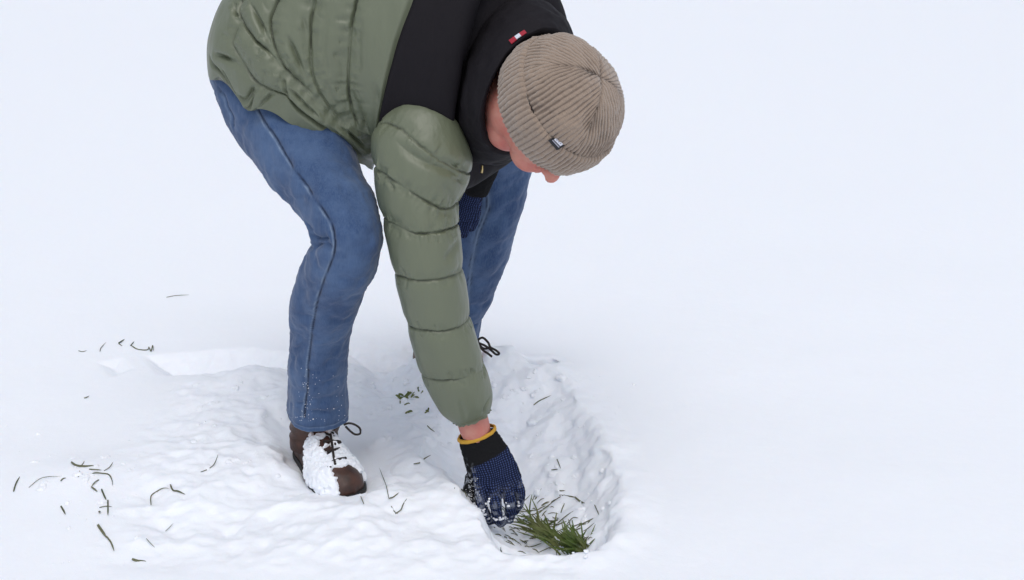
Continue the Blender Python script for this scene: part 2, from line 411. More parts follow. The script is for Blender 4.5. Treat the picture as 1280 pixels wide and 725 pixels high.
# ------------------------------------------------------------ person
ST_RLEG = [((262, 60), (440, 30), 2.97, .105), ((263, 100), (436, 72), 2.95, .105), ((285, 158), (432, 120), 2.90, .10), ((322, 208), (436, 165), 2.84, .095),
           ((351, 246), (452, 214), 2.78, .088), ((376, 273), (468, 246), 2.74, .083), ((388, 298), (478, 284), 2.715, .080), ((379, 330), (474, 322), 2.73, .078),
           ((366, 368), (457, 363), 2.77, .072), ((363, 397), (445, 397), 2.80, .068), ((363, 420), (437, 423), 2.82, .066), ((361, 450), (435, 458), 2.84, .066),
           ((361, 491), (432, 492), 2.86, .066), ((358, 513), (436, 520), 2.87, .070)]
ST_LLEG = [((420, 40), (560, 30), 3.12, .10), ((470, 110), (610, 80), 3.18, .10), ((520, 170), (655, 140), 3.26, .095), ((553, 235), (666, 190), 3.32, .088), ((556, 280), (657, 240), 3.34, .082),
           ((548, 325), (641, 300), 3.38, .078), ((540, 360), (624, 350), 3.42, .074), ((530, 392), (604, 394), 3.46, .068), ((524, 414), (598, 420), 3.48, .066)]
ST_ARM = [((512, 134), (552, 156), 2.80, .03), ((484, 144), (577, 172), 2.77, .078), ((466, 166), (591, 196), 2.755, .098), ((465, 200), (588, 222), 2.74, .100), ((469, 240), (574, 254), 2.73, .094),
          ((475, 271), (575, 280), 2.72, .091), ((482, 300), (577, 305), 2.71, .088), ((492, 342), (581, 337), 2.70, .084), ((500, 375), (585, 368), 2.70, .082), ((508, 407), (588, 397), 2.70, .080),
          ((518, 440), (597, 430), 2.70, .076), ((529, 473), (606, 460), 2.705, .070), ((546, 507), (614, 492), 2.71, .058), ((566, 526), (612, 512), 2.715, .040)]
ST_TOR = [((466, 208), (261, 88), 2.95, .18), ((469, 203), (261, 45), 2.95, .195), ((474, 200), (288, -12), 2.95, .205), ((480, 196), (345, -70), 2.95, .205),
          ((490, 196), (430, -105), 2.95, .21), ((515, 205), (525, -120), 2.93, .215), ((560, 222), (610, -108), 2.91, .215), ((588, 234), (645, -78), 2.90, .190),
          ((598, 214), (664, -26), 2.88, .162), ((608, 185), (664, 10), 2.86, .135), ((625, 150), (668, 50), 2.85, .09), ((645, 110), (660, 80), 2.86, .03)]
LR, LL, LA, LT = Loft(ST_RLEG), Loft(ST_LLEG), Loft(ST_ARM), Loft(ST_TOR, 0.92, [.85, .75, .5, .3, .1] + [0] * 6)

# head frame
vd = unit(ray(700, 120)); Tc = -vd; Rc = unit(np.cross(vd, [0, 0, 1])); Uc = np.cross(Rc, vd)
AX = unit(.79 * (.835 * Rc + .55 * Uc) + .61 * Tc)          # crown direction
FX = unit(-Uc - np.dot(-Uc, AX) * AX)                         # face direction
SX = np.cross(AX, FX)
if np.dot(SX, Tc) < 0: SX = -SX                               # towards the visible ear
FOLD = P(711, 122, 2.60)                                       # centre of the cuff's folded edge
HB = np.array([SX, FX, AX])
def hp(s_, f_, a_): return FOLD + s_ * SX + f_ * FX + a_ * AX
RC = 0.1175

person = bpy.data.objects.new('person', None)
def hand_parts(k, pts=None):
    """palm and fingers of the gripping right hand"""
    palm = Loft([((573, 549), (619, 536), 2.725, .030), ((577, 566), (631, 553), 2.72, .030), ((583, 588), (645, 577), 2.715, .033), ((588, 606), (652, 598), 2.71, .034), ((592, 618), (653, 612), 2.71, .028)])
    g, _, _ = palm.grid(16, 28, k=k); out = [capped(g)]
    ch = {'thumb': [(590, 596, 2.735), (587, 614, 2.70), (592, 631, 2.685), (603, 643, 2.69)],
          'index': [(602, 604, 2.70), (601, 623, 2.665), (605, 641, 2.675), (613, 650, 2.71)],
          'middle': [(618, 604, 2.695), (619, 627, 2.655), (622, 645, 2.67), (626, 653, 2.71)],
          'ring': [(633, 602, 2.70), (637, 624, 2.665), (638, 640, 2.68), (636, 649, 2.715)],
          'little': [(645, 598, 2.71), (650, 615, 2.69), (649, 629, 2.70), (643, 639, 2.73)]}
    rr = {'thumb': .0145, 'index': .0135, 'middle': .0140, 'ring': .0130, 'little': .0115}
    for nme, c in ch.items():
        p = dense([P(*q) for q in c], 0.005); t = np.linspace(0, 1, len(p))
        r = rr[nme] * k * (1.05 - 0.22 * t + 0.06 * np.cos(t * 3 * 2 * math.pi)); p = np.vstack([p, p[-1] + (p[-1] - p[-2]) * 1.0]); r = np.append(r, r[-1] * .45)
        out.append(tube(p, r, 14))
    return out
def lhand_parts(k):
    """left hand resting on the left knee"""
    palm = Loft([((585, 215), (612, 205), 3.17, .028), ((578, 238), (606, 228), 3.175, .028), ((566, 258), (603, 250), 3.18, .025), ((560, 275), (600, 270), 3.19, .02)])
    g, _, _ = palm.grid(12, 24, k=k); out = [capped(g)]
    for i, (x0, L_) in enumerate([(596, 24), (587, 32), (577, 34), (566, 30)]):
        c = [(x0, 262, 3.185), (x0 - 2, 262 + L_ * .5, 3.195), (x0 - 5, 262 + L_ * .85, 3.215), (x0 - 7, 262 + L_, 3.235)]
        p = dense([P(*q) for q in c], 0.005); out.append(tube(p, .0115 * k * np.linspace(1, .75, len(p)), 12))
    p = dense([P(568, 245, 3.18), P(556, 252, 3.19), P(550, 264, 3.20)], 0.005); out.append(tube(p, .012 * k, 12))
    return out

# body: one continuous surface (torso, legs, arms, hands, neck and head)
bp = []
g, _, _ = LT.grid(30, 40, 0, 6.2, k=.60); bp.append(capped(g))
for L_ in (LR, LL):
    g, _, _ = L_.grid(30, 28, k=.72); bp.append(capped(g))
g, _, _ = LA.grid(30, 24, k=.55); bp.append(capped(g))
p = dense([P(585, 500, 2.72), P(592, 530, 2.722), P(598, 548, 2.722), P(605, 570, 2.72)], .01)
bp.append(tube(p, np.interp(np.linspace(0, 1, len(p)), [0, .45, .62, 1], [.034, .0335, .029, .022]), 20))
bp += hand_parts(.74)
LARM = [P(655, 20, 3.06), P(655, 90, 3.10), P(630, 165, 3.14), P(607, 205, 3.165), P(596, 232, 3.18)]
p = dense(LARM, .02); bp.append(tube(p, np.linspace(.055, .026, len(p)), 18)); bp += lhand_parts(.8)
for LG, an, hl, toe in ((LR, P(397, 520, 2.87), np.array([-.455, 2.90, .03]), np.array([-.39, 2.76, .015])), (LL, P(562, 420, 3.48), np.array([-.17, 3.56, .06]), np.array([-.09, 3.40, .04]))):
    p = dense([crom(LG.C, np.array(LG.n - 1.5)), an, hl], .02); bp.append(tube(p, np.linspace(.036, .022, len(p)), 16))
    p = dense([hl, (hl + toe) / 2, toe], .02); bp.append(tube(p, np.linspace(.026, .018, len(p)), 16))
# neck and head
bp.append(ball(P(636, 158, 2.71), (.052, .050, .046), 28, 16, HB)); bp.append(ball(P(630, 150, 2.75), (.055, .055, .055), 28, 16, HB))
NB = P(618, 108, 2.90)
p = dense([NB, (NB + hp(0, -.03, -.12)) / 2 + .01 * Uc, hp(0, -.03, -.12), hp(0, -.01, -.03)], .01)
bp.append(tube(p, np.linspace(.062, .068, len(p)), 24))
bp.append(ball(hp(0, -.005, -.015), (.078, .098, .095), 36, 20, HB))         # cranium
bp.append(ball(hp(0, .028, -.085), (.066, .066, .075), 36, 20, HB))          # face
bp.append(ball(hp(0, .050, -.140), (.040, .040, .030), 24, 14, HB))          # chin
bp.append(ball(hp(0, .010, -.115), (.063, .050, .045), 24, 14, HB))          # jaw
for sg in (1, -1):
    bp.append(ball(hp(sg * .040, .055, -.088), (.026, .026, .024), 20, 12, HB))   # cheek
    bp.append(ball(hp(sg * .034, .078, -.050), (.024, .012, .010), 20, 12, HB))   # brow
    bp.append(ball(hp(sg * .032, .076, -.066), (.015, .013, .011), 20, 12, HB))   # eyelid
    e = HB.copy(); c, q = math.cos(sg * .35), math.sin(sg * .35); e = np.array([c * SX - q * FX, q * SX + c * FX, AX])
    bp.append(ball(hp(sg * .080, -.008, -.072), (.010, .019, .032), 20, 14, e))     # ear
    p = dense([hp(sg * .086, -.020, -.095), hp(sg * .090, -.026, -.070), hp(sg * .090, -.016, -.044), hp(sg * .086, .002, -.050), hp(sg * .083, .004, -.066)], .004)
    bp.append(tube(p, .0052, 10))
p = dense([hp(0, .088, -.055), hp(0, .104, -.078), hp(0, .116, -.098), hp(0, .112, -.107)], .004); bp.append(tube(p, np.linspace(.009, .015, len(p)), 14))   # nose
for sg in (1, -1): bp.append(ball(hp(sg * .012, .103, -.102), (.010, .011, .009), 14, 8, HB))
bp.append(ball(hp(0, .088, -.120), (.024, .012, .006), 18, 10, HB)); bp.append(ball(hp(0, .086, -.131), (.021, .012, .006), 18, 10, HB))   # lips
V, Fc = merge(bp)
bme = remesh('person', V, Fc, 0.0042, 5, 0.5, M_skin)
bpy.data.objects.remove(person)
person = obj('person', bme)
tag(person, 'person in green padded jacket, jeans and ribbed beanie, bending to grip grass in the snow', 'person')

# ------- jeans: both legs and seat, one mesh
def jean_leg(LG, nu, nv):
    g, U, V_ = LG.grid(nu, nv); n = gnormals(g)
    g += n * (0.0042 * fbm(g / np.array([.045, .045, .085]), 3) + .0008 * fbm(g / np.array([.02, .02, .008]), 2))[..., None]
    return g, n
# right leg
g, n = jean_leg(LR, 330, 230)
cst = caster(g, gfaces(330, 230))
OUT = [(300, 95), (319, 131), (329, 150), (346, 174), (362, 203), (386, 236), (406, 266), (417, 289), (418, 312), (412, 332), (399, 367), (391, 406), (386, 448), (384, 482), (381, 505), (380, 522)]
seamline = np.array([cst(*q) for q in OUT]); wearline = np.array([cst(q[0] - 2.5, q[1] + 1.0) for q in OUT])
POC = [(264, 98), (273, 112), (281, 122), (284, 134), (290, 145), (291, 158)]
pocline = np.array([cst(*q) for q in POC]); pocw = np.array([cst(q[0] - 2.5, q[1]) for q in POC])
D0 = crease(g.copy(), n * 0, seamline, 0, .02, 0); Dw0 = crease(g.copy(), n * 0, wearline, 0, .02, 0)
for ln, d, wd, sh in [([(384, 296), (397, 300), (412, 297)], .013, .009, .006), ([(384, 310), (398, 306), (417, 310)], .012, .008, .006), ([(377, 283), (392, 290)], .005, .008, .001),
                      ([(361, 422), (372, 419), (384, 410)], .007, .012, .001), ([(359, 452), (372, 441), (386, 425)], .007, .011, .001), ([(436, 430), (420, 434), (400, 430)], .003, .012, 0),
                      ([(432, 492), (415, 498), (395, 503)], .005, .011, .001), ([(361, 480), (375, 490), (390, 492)], .004, .01, 0), ([(300, 153), (315, 148), (330, 146)], .004, .010, .001),
                      ([(476, 318), (455, 322), (430, 318)], .003, .014, 0), ([(455, 365), (440, 372), (420, 372)], .003, .012, 0), ([(350, 126), (380, 140), (400, 165)], .003, .02, 0),
                      ([(432, 508), (405, 516), (380, 512)], .006, .006, .001), ([(365, 400), (380, 395), (396, 399)], .004, .008, .001), ([(364, 436), (378, 432), (392, 418)], .004, .006, .001), ([(440, 398), (425, 402), (408, 396)], .004, .010, 0), ([(434, 455), (418, 452), (400, 458)], .004, .009, .0), ([(433, 476), (420, 474), (402, 482)], .004, .007, .0005), ([(360, 500), (374, 505), (395, 500), (415, 503)], .004, .006, .001), ([(470, 300), (450, 308), (425, 306)], .003, .010, 0), ([(380, 300), (392, 322), (402, 345)], .005, .010, 0), ([(365, 375), (385, 360), (402, 350)], .005, .012, 0), ([(460, 350), (440, 352), (420, 345)], .004, .010, 0), ([(330, 200), (350, 205), (370, 200)], .003, .012, 0), ([(352, 246), (368, 250), (385, 246)], .004, .010, 0)]:
    crease(g, n, [cst(*q) for q in ln], d, wd, sh, .0025, taper=.3)
g_b = g.copy(); Dw = crease(g_b.copy(), n * 0, wearline, 0, .02, 0); Dpw = crease(g_b.copy(), n * 0, pocw, 0, .02, 0)
D = crease(g, n, seamline + 0, .0028, .009, .0025, .0022, pucker=.0011, pw=.012, taper=0, seed=3)
Dp = crease(g, n, pocline, .003, .007, .002, .002, pucker=.0014, pw=.010, taper=0, seed=5)
D = D0; Dw = Dw0
Vf = g.reshape(-1, 3)
nz = .62 + .38 * vnoise(Vf / .009)
wear = .85 * np.exp(-(Dw / .0021) ** 2) * (.35 + .65 * nz) + .55 * np.exp(-(Dpw / .0028) ** 2) * nz + .16 * np.exp(-(D / .02) ** 2) * np.clip(vnoise(Vf / np.array([.02, .02, .012])), 0, 1)
seam = 1.0 * np.exp(-(D / .0027) ** 2) + .8 * np.exp(-(Dp / .0016) ** 2)
# hem stitching, two pale rows, and a worn edge
Ug = np.linspace(0, 1, 330)[:, None] * np.ones(230); rowlen = (1 - Ug).ravel() * 0.98
wear += .55 * np.exp(-((rowlen - .020) / .0022) ** 2) * nz + .5 * np.exp(-(rowlen / .003) ** 2); seam += .35 * np.exp(-((rowlen - .0245) / .0018) ** 2)
gv = g; hem_in = LR.at(np.full(230, LR.n - 1.0), np.arange(230) / 230 * 2 * math.pi, .95) ; hem_up = LR.at(np.full(230, LR.n - 1.25), np.arange(230) / 230 * 2 * math.pi, .93)
gA = np.concatenate([g, hem_in[None] + [0, 0, -.001], hem_up[None]]); wA = np.concatenate([wear, np.zeros(460)]); sA = np.concatenate([seam, np.ones(460) * .5])
fA = gfaces(332, 230)
# left leg
g, n = jean_leg(LL, 200, 170); cst = caster(g, gfaces(200, 170))
S1 = [(600, 226), (607, 240), (608, 258), (602, 275), (594, 296), (588, 325), (584, 355), (582, 385)]
l1 = [cst(*q) for q in S1]; l2 = [cst(q[0] + 5, q[1] - 1) for q in S1]
for ln, d, wd in [([(660, 215), (635, 240), (608, 252)], .007, .02), ([(655, 245), (635, 262), (612, 290)], .006, .016), ([(612, 232), (630, 226), (660, 205)], .005, .015), ([(630, 330), (612, 350), (595, 352)], .005, .02),
                  ([(612, 380), (600, 385), (588, 380)], .006, .014), ([(640, 300), (620, 308), (600, 330)], .004, .014), ([(598, 404), (590, 410), (580, 405)], .006, .008)]:
    crease(g, n, [cst(*q) for q in ln], d, wd, 0, taper=.3)
Dw1 = crease(g.copy(), n * 0, [cst(q[0] + 2.5, q[1]) for q in S1], 0, .02, 0); D1 = crease(g, n, l1, .002, .006, .002, .002, taper=0); D2 = crease(g, n, l2, .0015, .006, .0018, .002, taper=0)
Vf = g.reshape(-1, 3)
wl = .35 * np.exp(-(Dw1 / .0035) ** 2) + .18 * np.exp(-(D1 / .012) ** 2) ; sl = .8 * np.exp(-(D1 / .0016) ** 2) + .8 * np.exp(-(D2 / .0016) ** 2)
# seat joining the legs under the jacket
seat = Loft([((445, 165), (300, 60), 3.02, .17), ((430, 130), (275, 40), 3.0, .175), ((420, 90), (300, 10), 3.0, .17), ((420, 40), (330, -20), 3.0, .16)]); gs, _, _ = seat.grid(30, 60)
nA, nB = 332 * 230, 200 * 170
allV = np.concatenate([gA.reshape(-1, 3), g.reshape(-1, 3), gs.reshape(-1, 3)])
allF = np.concatenate([fA, gfaces(200, 170, base=nA), gfaces(30, 60, base=nA + nB)])
jm = mkmesh('jeans', allV, allF, M_denim); attr(jm, 'wear', np.clip(np.concatenate([wA, wl, np.zeros(1800)]), 0, 1)); attr(jm, 'seam', np.clip(np.concatenate([sA, sl, np.zeros(1800)]), 0, 1))
jeans = obj('jeans', jm, person)
# snow dust stuck to the lower leg
def clump(c, r, seed, n=10, m=7, sq=.7):
    V, Fc = ball((0, 0, 0), (r, r, r * sq), n, m); V = V * (1 + .35 * vnoise(V / (r * .9) + seed * 5.1))[:, None]; return V + np.asarray(c), Fc
LRc = caster(gA, fA); parts = []
for k in range(80):
    y = 455 + 72 * random.random() ** .6; x = random.uniform(364, 431)
    if random.random() < .6: x = random.gauss(384, 6)
    parts.append(clump(LRc(x, y), random.uniform(.0004, .0011) * (1.7 if random.random() < .1 else 1), k, 6, 5))
V, Fc = merge(parts); obj('snow_dusting', mkmesh('snow_dusting', V, Fc, M_crust), jeans)

# ------- jacket
NV = 520
base, _, _ = LT.grid(300, NV); bf = gfaces(300, NV); bc = caster(base, bf)
def uv_of(p):
    d = np.linalg.norm(base.reshape(-1, 3) - p, axis=1).argmin(); return (d // NV) / 299 * (LT.n - 1), (d % NV) / NV * 2 * math.pi
YB = [(527, -20), (516, 0), (503, 35), (491, 72), (483, 105), (477, 140), (472, 180)]
uvs = sorted([uv_of(bc(*q)) for q in YB], key=lambda t: t[1])
ub = np.array([t[0] for t in uvs]); vb = np.array([t[1] for t in uvs])
def yb(ph): return np.interp(ph, np.concatenate([[vb[-1] - 2 * math.pi], vb, [vb[0] + 2 * math.pi]]), np.concatenate([[ub[-1]], ub, [ub[0]]]))
def ybs(ph):
    k = np.arange(-12, 13) * .02; return np.mean([yb((ph + a) % (2 * math.pi)) for a in k], axis=0)
def line_uv(pts): return [bc(*q) for q in pts]
TSEAMS = [([(446, -6), (438, 29), (435, 66), (434, 99), (436, 124), (445, 154), (466, 190)], .013, .030, .004, .0022),
          ([(394, -6), (387, 29), (387, 66), (390, 93), (399, 117), (416, 141), (436, 162)], .013, .028, .004, .0025),
          ([(347, -6), (336, 24), (339, 51), (350, 79), (363, 95), (394, 124), (430, 160)], .012, .024, .004, .0022),
          ([(300, -6), (297, 20), (315, 48), (335, 66), (350, 84), (372, 106), (394, 130), (423, 152)], .011, .020, .0035, .002),
          ([(298, 22), (290, 42), (288, 57), (300, 77), (317, 97), (344, 117), (357, 126)], .009, .016, .003, .001)]
TFOLDS = [([(311, 0), (324, 29), (339, 57), (350, 80)], .006, .009, .002), ([(378, 18), (383, 44), (388, 73), (391, 95)], .006, .009, .0015), ([(357, 42), (368, 66), (381, 95), (402, 124)], .005, .010, .0015),
          ([(266, 66), (284, 74), (301, 78)], .006, .009, .002), ([(284, 108), (302, 104), (317, 98)], .006, .008, .002), ([(317, 98), (307, 110), (300, 118)], .005, .007, .001), ([(293, 0), (291, 14), (298, 22)], .005, .007, .002),
          ([(352, 84), (354, 104), (359, 128)], .004, .007, .0015), ([(374, 112), (395, 136), (425, 160)], .006, .008, .002), ([(395, 120), (412, 145), (440, 175)], .006, .008, .0015), ([(360, 110), (380, 132), (400, 150)], .005, .008, .001),
          ([(436, 110), (446, 140), (462, 170)], .006, .010, .001), ([(470, 100), (472, 140), (468, 180)], .004, .012, 0), ([(404, 100), (415, 125), (434, 150)], .004, .010, 0), ([(425, 60), (430, 100), (432, 125)], .003, .008, 0),
          ([(445, 195), (430, 178), (410, 160)], .005, .006, .002), ([(318, 128), (310, 120), (300, 108)], .004, .007, .001), ([(275, 85), (285, 100), (300, 122)], .004, .006, .0015), ([(344, 117), (375, 140), (420, 172), (455, 196)], .006, .006, .002), ([(405, 140), (430, 162), (462, 190)], .006, .005, .002), ([(415, 135), (440, 160), (465, 182)], .005, .005, .0015), ([(322, 126), (338, 118), (352, 116)], .004, .006, .001), ([(262, 60), (268, 80), (285, 104), (303, 126)], .005, .005, .0025), ([(452, 20), (449, 60), (451, 100)], .0015, .010, 0), ([(410, 10), (405, 60), (410, 100)], .002, .009, 0)]
def jacket_piece(u0, u1, nu, yoke):
    g, U, Vp = LT.grid(nu, NV, u0, u1); n = gnormals(g)
    g += n * (.004 * fbm(g / np.array([.07, .10, .18]), 2) + .0006 * fbm(g / np.array([.018, .03, .06]), 2))[..., None]
    return g, n, U
g, n, U = jacket_piece(0, ybs, 380, False)
SEAM_SH = np.zeros(380 * NV)
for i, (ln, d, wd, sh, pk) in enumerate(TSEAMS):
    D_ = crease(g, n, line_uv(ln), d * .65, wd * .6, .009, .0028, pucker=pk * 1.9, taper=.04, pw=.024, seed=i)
    SEAM_SH = np.maximum(SEAM_SH, np.exp(-(D_ / .0016) ** 2))  # mask of the painted crease shade along each stitched seam
for i, q in enumerate(TSEAMS): gathers(g, n, [bc(*a) for a in q[0]], 26, 100 + i, .008, .034, .0040, .0040)
for ln, d, wd, sh in TFOLDS: crease(g, n, line_uv(ln), d * 1.7, wd * .68, sh * 3.2, .0028, taper=.3)
tt = np.linspace(0, 1, 380)[:, None]
g += n * (-.010 * np.exp(-((1 - tt) / .010) ** 2) + .0035 * np.exp(-((1 - tt) / .028) ** 2) - .009 * np.exp(-(tt / .010) ** 2))[..., None]
# hem edge wavers and is turned under
hw = (.010 * vnoise(np.stack([np.cos(np.arange(NV) / NV * 6.283) * 3, np.sin(np.arange(NV) / NV * 6.283) * 3, np.zeros(NV)], -1)))
lip = LT.at(np.full(NV, 0.0), np.arange(NV) / NV * 2 * math.pi, .95); lip2 = LT.at(np.full(NV, .5), np.arange(NV) / NV * 2 * math.pi, .93)
hdir = unit(LT.C[0] - LT.C[1]); g += hdir * (hw[None, :] * np.exp(-(tt / .12)))[..., None]
for (hx, hy, tx, ty, hr) in [(304, 112, 308, 136, .036), (262, 78, 262, 92, .03), (352, 132, 356, 124, .02)]:
    c_ = bc(hx, hy); dlt = P(tx, ty, c_[1]) - P(hx, hy, c_[1]); wgt = np.exp(-(np.linalg.norm(g - c_, axis=2) / hr) ** 2); g += wgt[..., None] * dlt; lip = lip + np.exp(-(np.linalg.norm(lip - c_, axis=1) / hr) ** 2)[:, None] * dlt
gJ = np.concatenate([lip2[None], lip[None], g])
jk = mkmesh('jacket', gJ, gfaces(382, NV), M_green); attr(jk, 'stitch_shade', np.concatenate([np.zeros(2 * NV), SEAM_SH])); jacket = obj('jacket', jk, person)
g, n, U = jacket_piece(ybs, LT.n - 1.0, 260, True)
tt = np.linspace(0, 1, 260)[:, None]
g += n * (.0035 - .008 * np.exp(-(tt / .006) ** 2))[..., None]
cy = caster(g, gfaces(260, NV))
for ln, d, wd, sh in [([(575, 60), (590, 110), (600, 150)], .006, .014, 0), ([(560, 90), (575, 120), (590, 160)], .004, .012, 0), ([(540, 20), (560, 60), (568, 100)], .003, .02, 0), ([(655, 0), (668, 20), (676, 40)], .006, .009, .001),
                      ([(672, -4), (686, 20), (690, 42)], .006, .008, .001), ([(640, 0), (648, 12), (652, 30)], .005, .01, 0)]:
    crease(g, n, [cy(*q) for q in ln], d, wd, sh, taper=.3)
ym = mkmesh('yoke', np.concatenate([g]), gfaces(260, NV), M_black); obj('yoke', ym, jacket)

# right sleeve
NS = 360; g, U, Vp = LA.grid(430, NS); n = gnormals(g); sc = caster(g, gfaces(430, NS))
def ring(pts):
    q = []
    for a in pts:
        p = sc(*a); d = np.linalg.norm(g0 - p, axis=1).argmin(); q.append(((d % NS) / NS * 2 * math.pi, d // NS))
    q.sort(); v = np.array([a for a, _ in q]); u = np.array([b for _, b in q], float)
    ph = np.linspace(0, 2 * math.pi, 120); uu = np.interp(ph, np.concatenate([[v[-1] - 2 * math.pi], v, [v[0] + 2 * math.pi]]), np.concatenate([[u[-1]], u, [u[0]]]))
    k = np.ones(5) / 5; uu = np.convolve(np.concatenate([uu[-3:-1], uu, uu[1:3]]), k, 'valid')
    return np.array([g0.reshape(430, NS, 3)[int(np.clip(a, 0, 429)), int(b / (2 * math.pi) * NS) % NS] for a, b in zip(uu, ph)])
g0 = g.reshape(-1, 3).copy()
RINGS = [([(466, 207), (481, 220), (498, 233), (524, 248), (550, 261), (562, 262), (573, 255)], .011, .0030), ([(476, 274), (495, 284), (515, 293), (541, 292), (562, 287), (575, 278)], .011, .0030),
         ([(492, 343), (507, 350), (531, 353), (555, 349), (580, 340)], .009, .0013), ([(507, 406), (528, 414), (552, 416), (573, 411), (587, 400)], .009, .0011), ([(530, 473), (548, 477), (566, 477), (587, 471), (604, 460)], .009, .0010),
         ([(480, 152), (500, 160), (520, 178), (548, 200), (575, 214), (588, 218)], .007, .0020)]
lines = [ring(r[0]) for r in RINGS]
fl = [([(491, 172), (510, 190), (533, 203), (565, 214), (582, 229)], .007, .010, .002), ([(540, 196), (565, 205), (586, 212)], .005, .006, .0015), ([(565, 222), (575, 226), (583, 236)], .004, .005, .001), ([(481, 222), (488, 232), (491, 240)], .005, .005, .001),
      ([(495, 232), (503, 240), (506, 246)], .005, .005, .001), ([(500, 284), (507, 290), (513, 300)], .005, .005, .0015), ([(490, 284), (495, 290), (498, 297)], .004, .004, .001), ([(546, 262), (556, 266), (566, 268)], .003, .005, 0),
      ([(575, 300), (565, 315), (556, 330)], .005, .009, 0), ([(580, 335), (566, 345), (556, 360)], .004, .008, 0), ([(552, 230), (562, 243), (570, 250)], .003, .008, 0), ([(575, 500), (580, 515), (582, 528)], .002, .006, 0), ([(612, 495), (606, 508), (604, 518)], .004, .004, .001)]
fls = [([sc(*q) for q in l], d, wd, sh) for l, d, wd, sh in fl]
g += n * (.0028 * fbm(g / np.array([.07, .07, .13]), 2) + .0005 * fbm(g / np.array([.016, .016, .04]), 2))[..., None]
SEAM_SH = np.zeros(430 * NS)
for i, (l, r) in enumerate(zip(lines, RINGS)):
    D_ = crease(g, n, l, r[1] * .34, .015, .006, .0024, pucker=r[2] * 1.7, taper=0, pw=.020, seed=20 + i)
    SEAM_SH = np.maximum(SEAM_SH, np.exp(-(D_ / .0015) ** 2))
for i, l in enumerate(lines): gathers(g, n, l, 34 if i in (0, 1, 5) else 22, 200 + i, .007, .026, .0032, .0034)
for l, d, wd, sh in fls: crease(g, n, l, d * 1.2, wd, sh * 2.2, .0024, taper=.35)
# gathered cuff
tt = np.linspace(0, 1, 430)[:, None]; ph = (np.arange(NS) / NS * 2 * math.pi)[None]
g += n * (np.exp(-((1 - tt) / .018) ** 2) * (.0012 * np.sin(ph * 17 + 3 * np.sin(ph * 3)) + .0012 * np.sin(ph * 9 + 1) - .003) + .003 * np.exp(-((1 - tt) / .008) ** 2))[..., None]
li = LA.at(np.full(NS, LA.n - 1.0), ph[0], .86); li2 = LA.at(np.full(NS, LA.n - 1.6), ph[0], .6)
gS = np.concatenate([g, li[None], li2[None]])
sm_ = mkmesh('sleeve', gS, gfaces(432, NS), M_green); attr(sm_, 'stitch_shade', np.concatenate([SEAM_SH, np.zeros(2 * NS)])); obj('sleeve', sm_, jacket)

# left sleeve (mostly hidden) with a green cuff by the knee
p = dense([P(648, 10, 3.05), P(650, 60, 3.07), P(643, 110, 3.10), P(632, 160, 3.135), P(612, 196, 3.16)], .004)
t = np.linspace(0, 1, len(p)); rad = .082 - .042 * t - .010 * sstep(.93, 1, t) - .006 * np.abs(np.cos(t * 7 * math.pi)) ** 8
V, Fc = tube(p, rad, 60, cap=False); gl = V.reshape(len(p), 60, 3); nl = gnormals(gl); gl += nl * (.004 * fbm(gl / .035, 3))[..., None]
ls = obj('sleeve', mkmesh('sleeve', gl, gfaces(len(p), 60), M_green), jacket)

# collar: padded tube round the neck, and the zip at the chest
col = Loft([((600, 206), (668, -6), 2.87, .118), ((607, 200), (682, 6), 2.80, .120), ((614, 196), (692, 22), 2.745, .118), ((620, 190), (698, 38), 2.70, .108)], 1.0, [.3, .35, .4, .45])
for i_ in range(4): print('COL', [tuple(np.round(_p, 1)) for _p in [(640 + F * ((q - CAM) @ rgt) / ((q - CAM) @ fwd), 362.5 + F * ((q - CAM) @ dwn) / ((q - CAM) @ fwd)) for q in (col.C[i_] + col.B[i_], col.C[i_] - col.B[i_])]])
g, _, _ = col.grid(60, 160); n = gnormals(g); tt = np.linspace(0, 1, 60)[:, None]
g += n * (.008 * np.sin(tt * math.pi) + .003 * fbm(g / .03, 2) - .006 * np.exp(-(tt / .03) ** 2))[..., None]
lp = col.at(np.full(160, 2.7), np.arange(160) / 160 * 2 * math.pi, .86); lp2 = col.at(np.full(160, 1.5), np.arange(160) / 160 * 2 * math.pi, .80)
gC = np.concatenate([g, lp[None], lp2[None]]); collar = obj('collar', mkmesh('collar', gC, gfaces(62, 160), M_black), jacket)
cc = caster(gC, gfaces(62, 160))
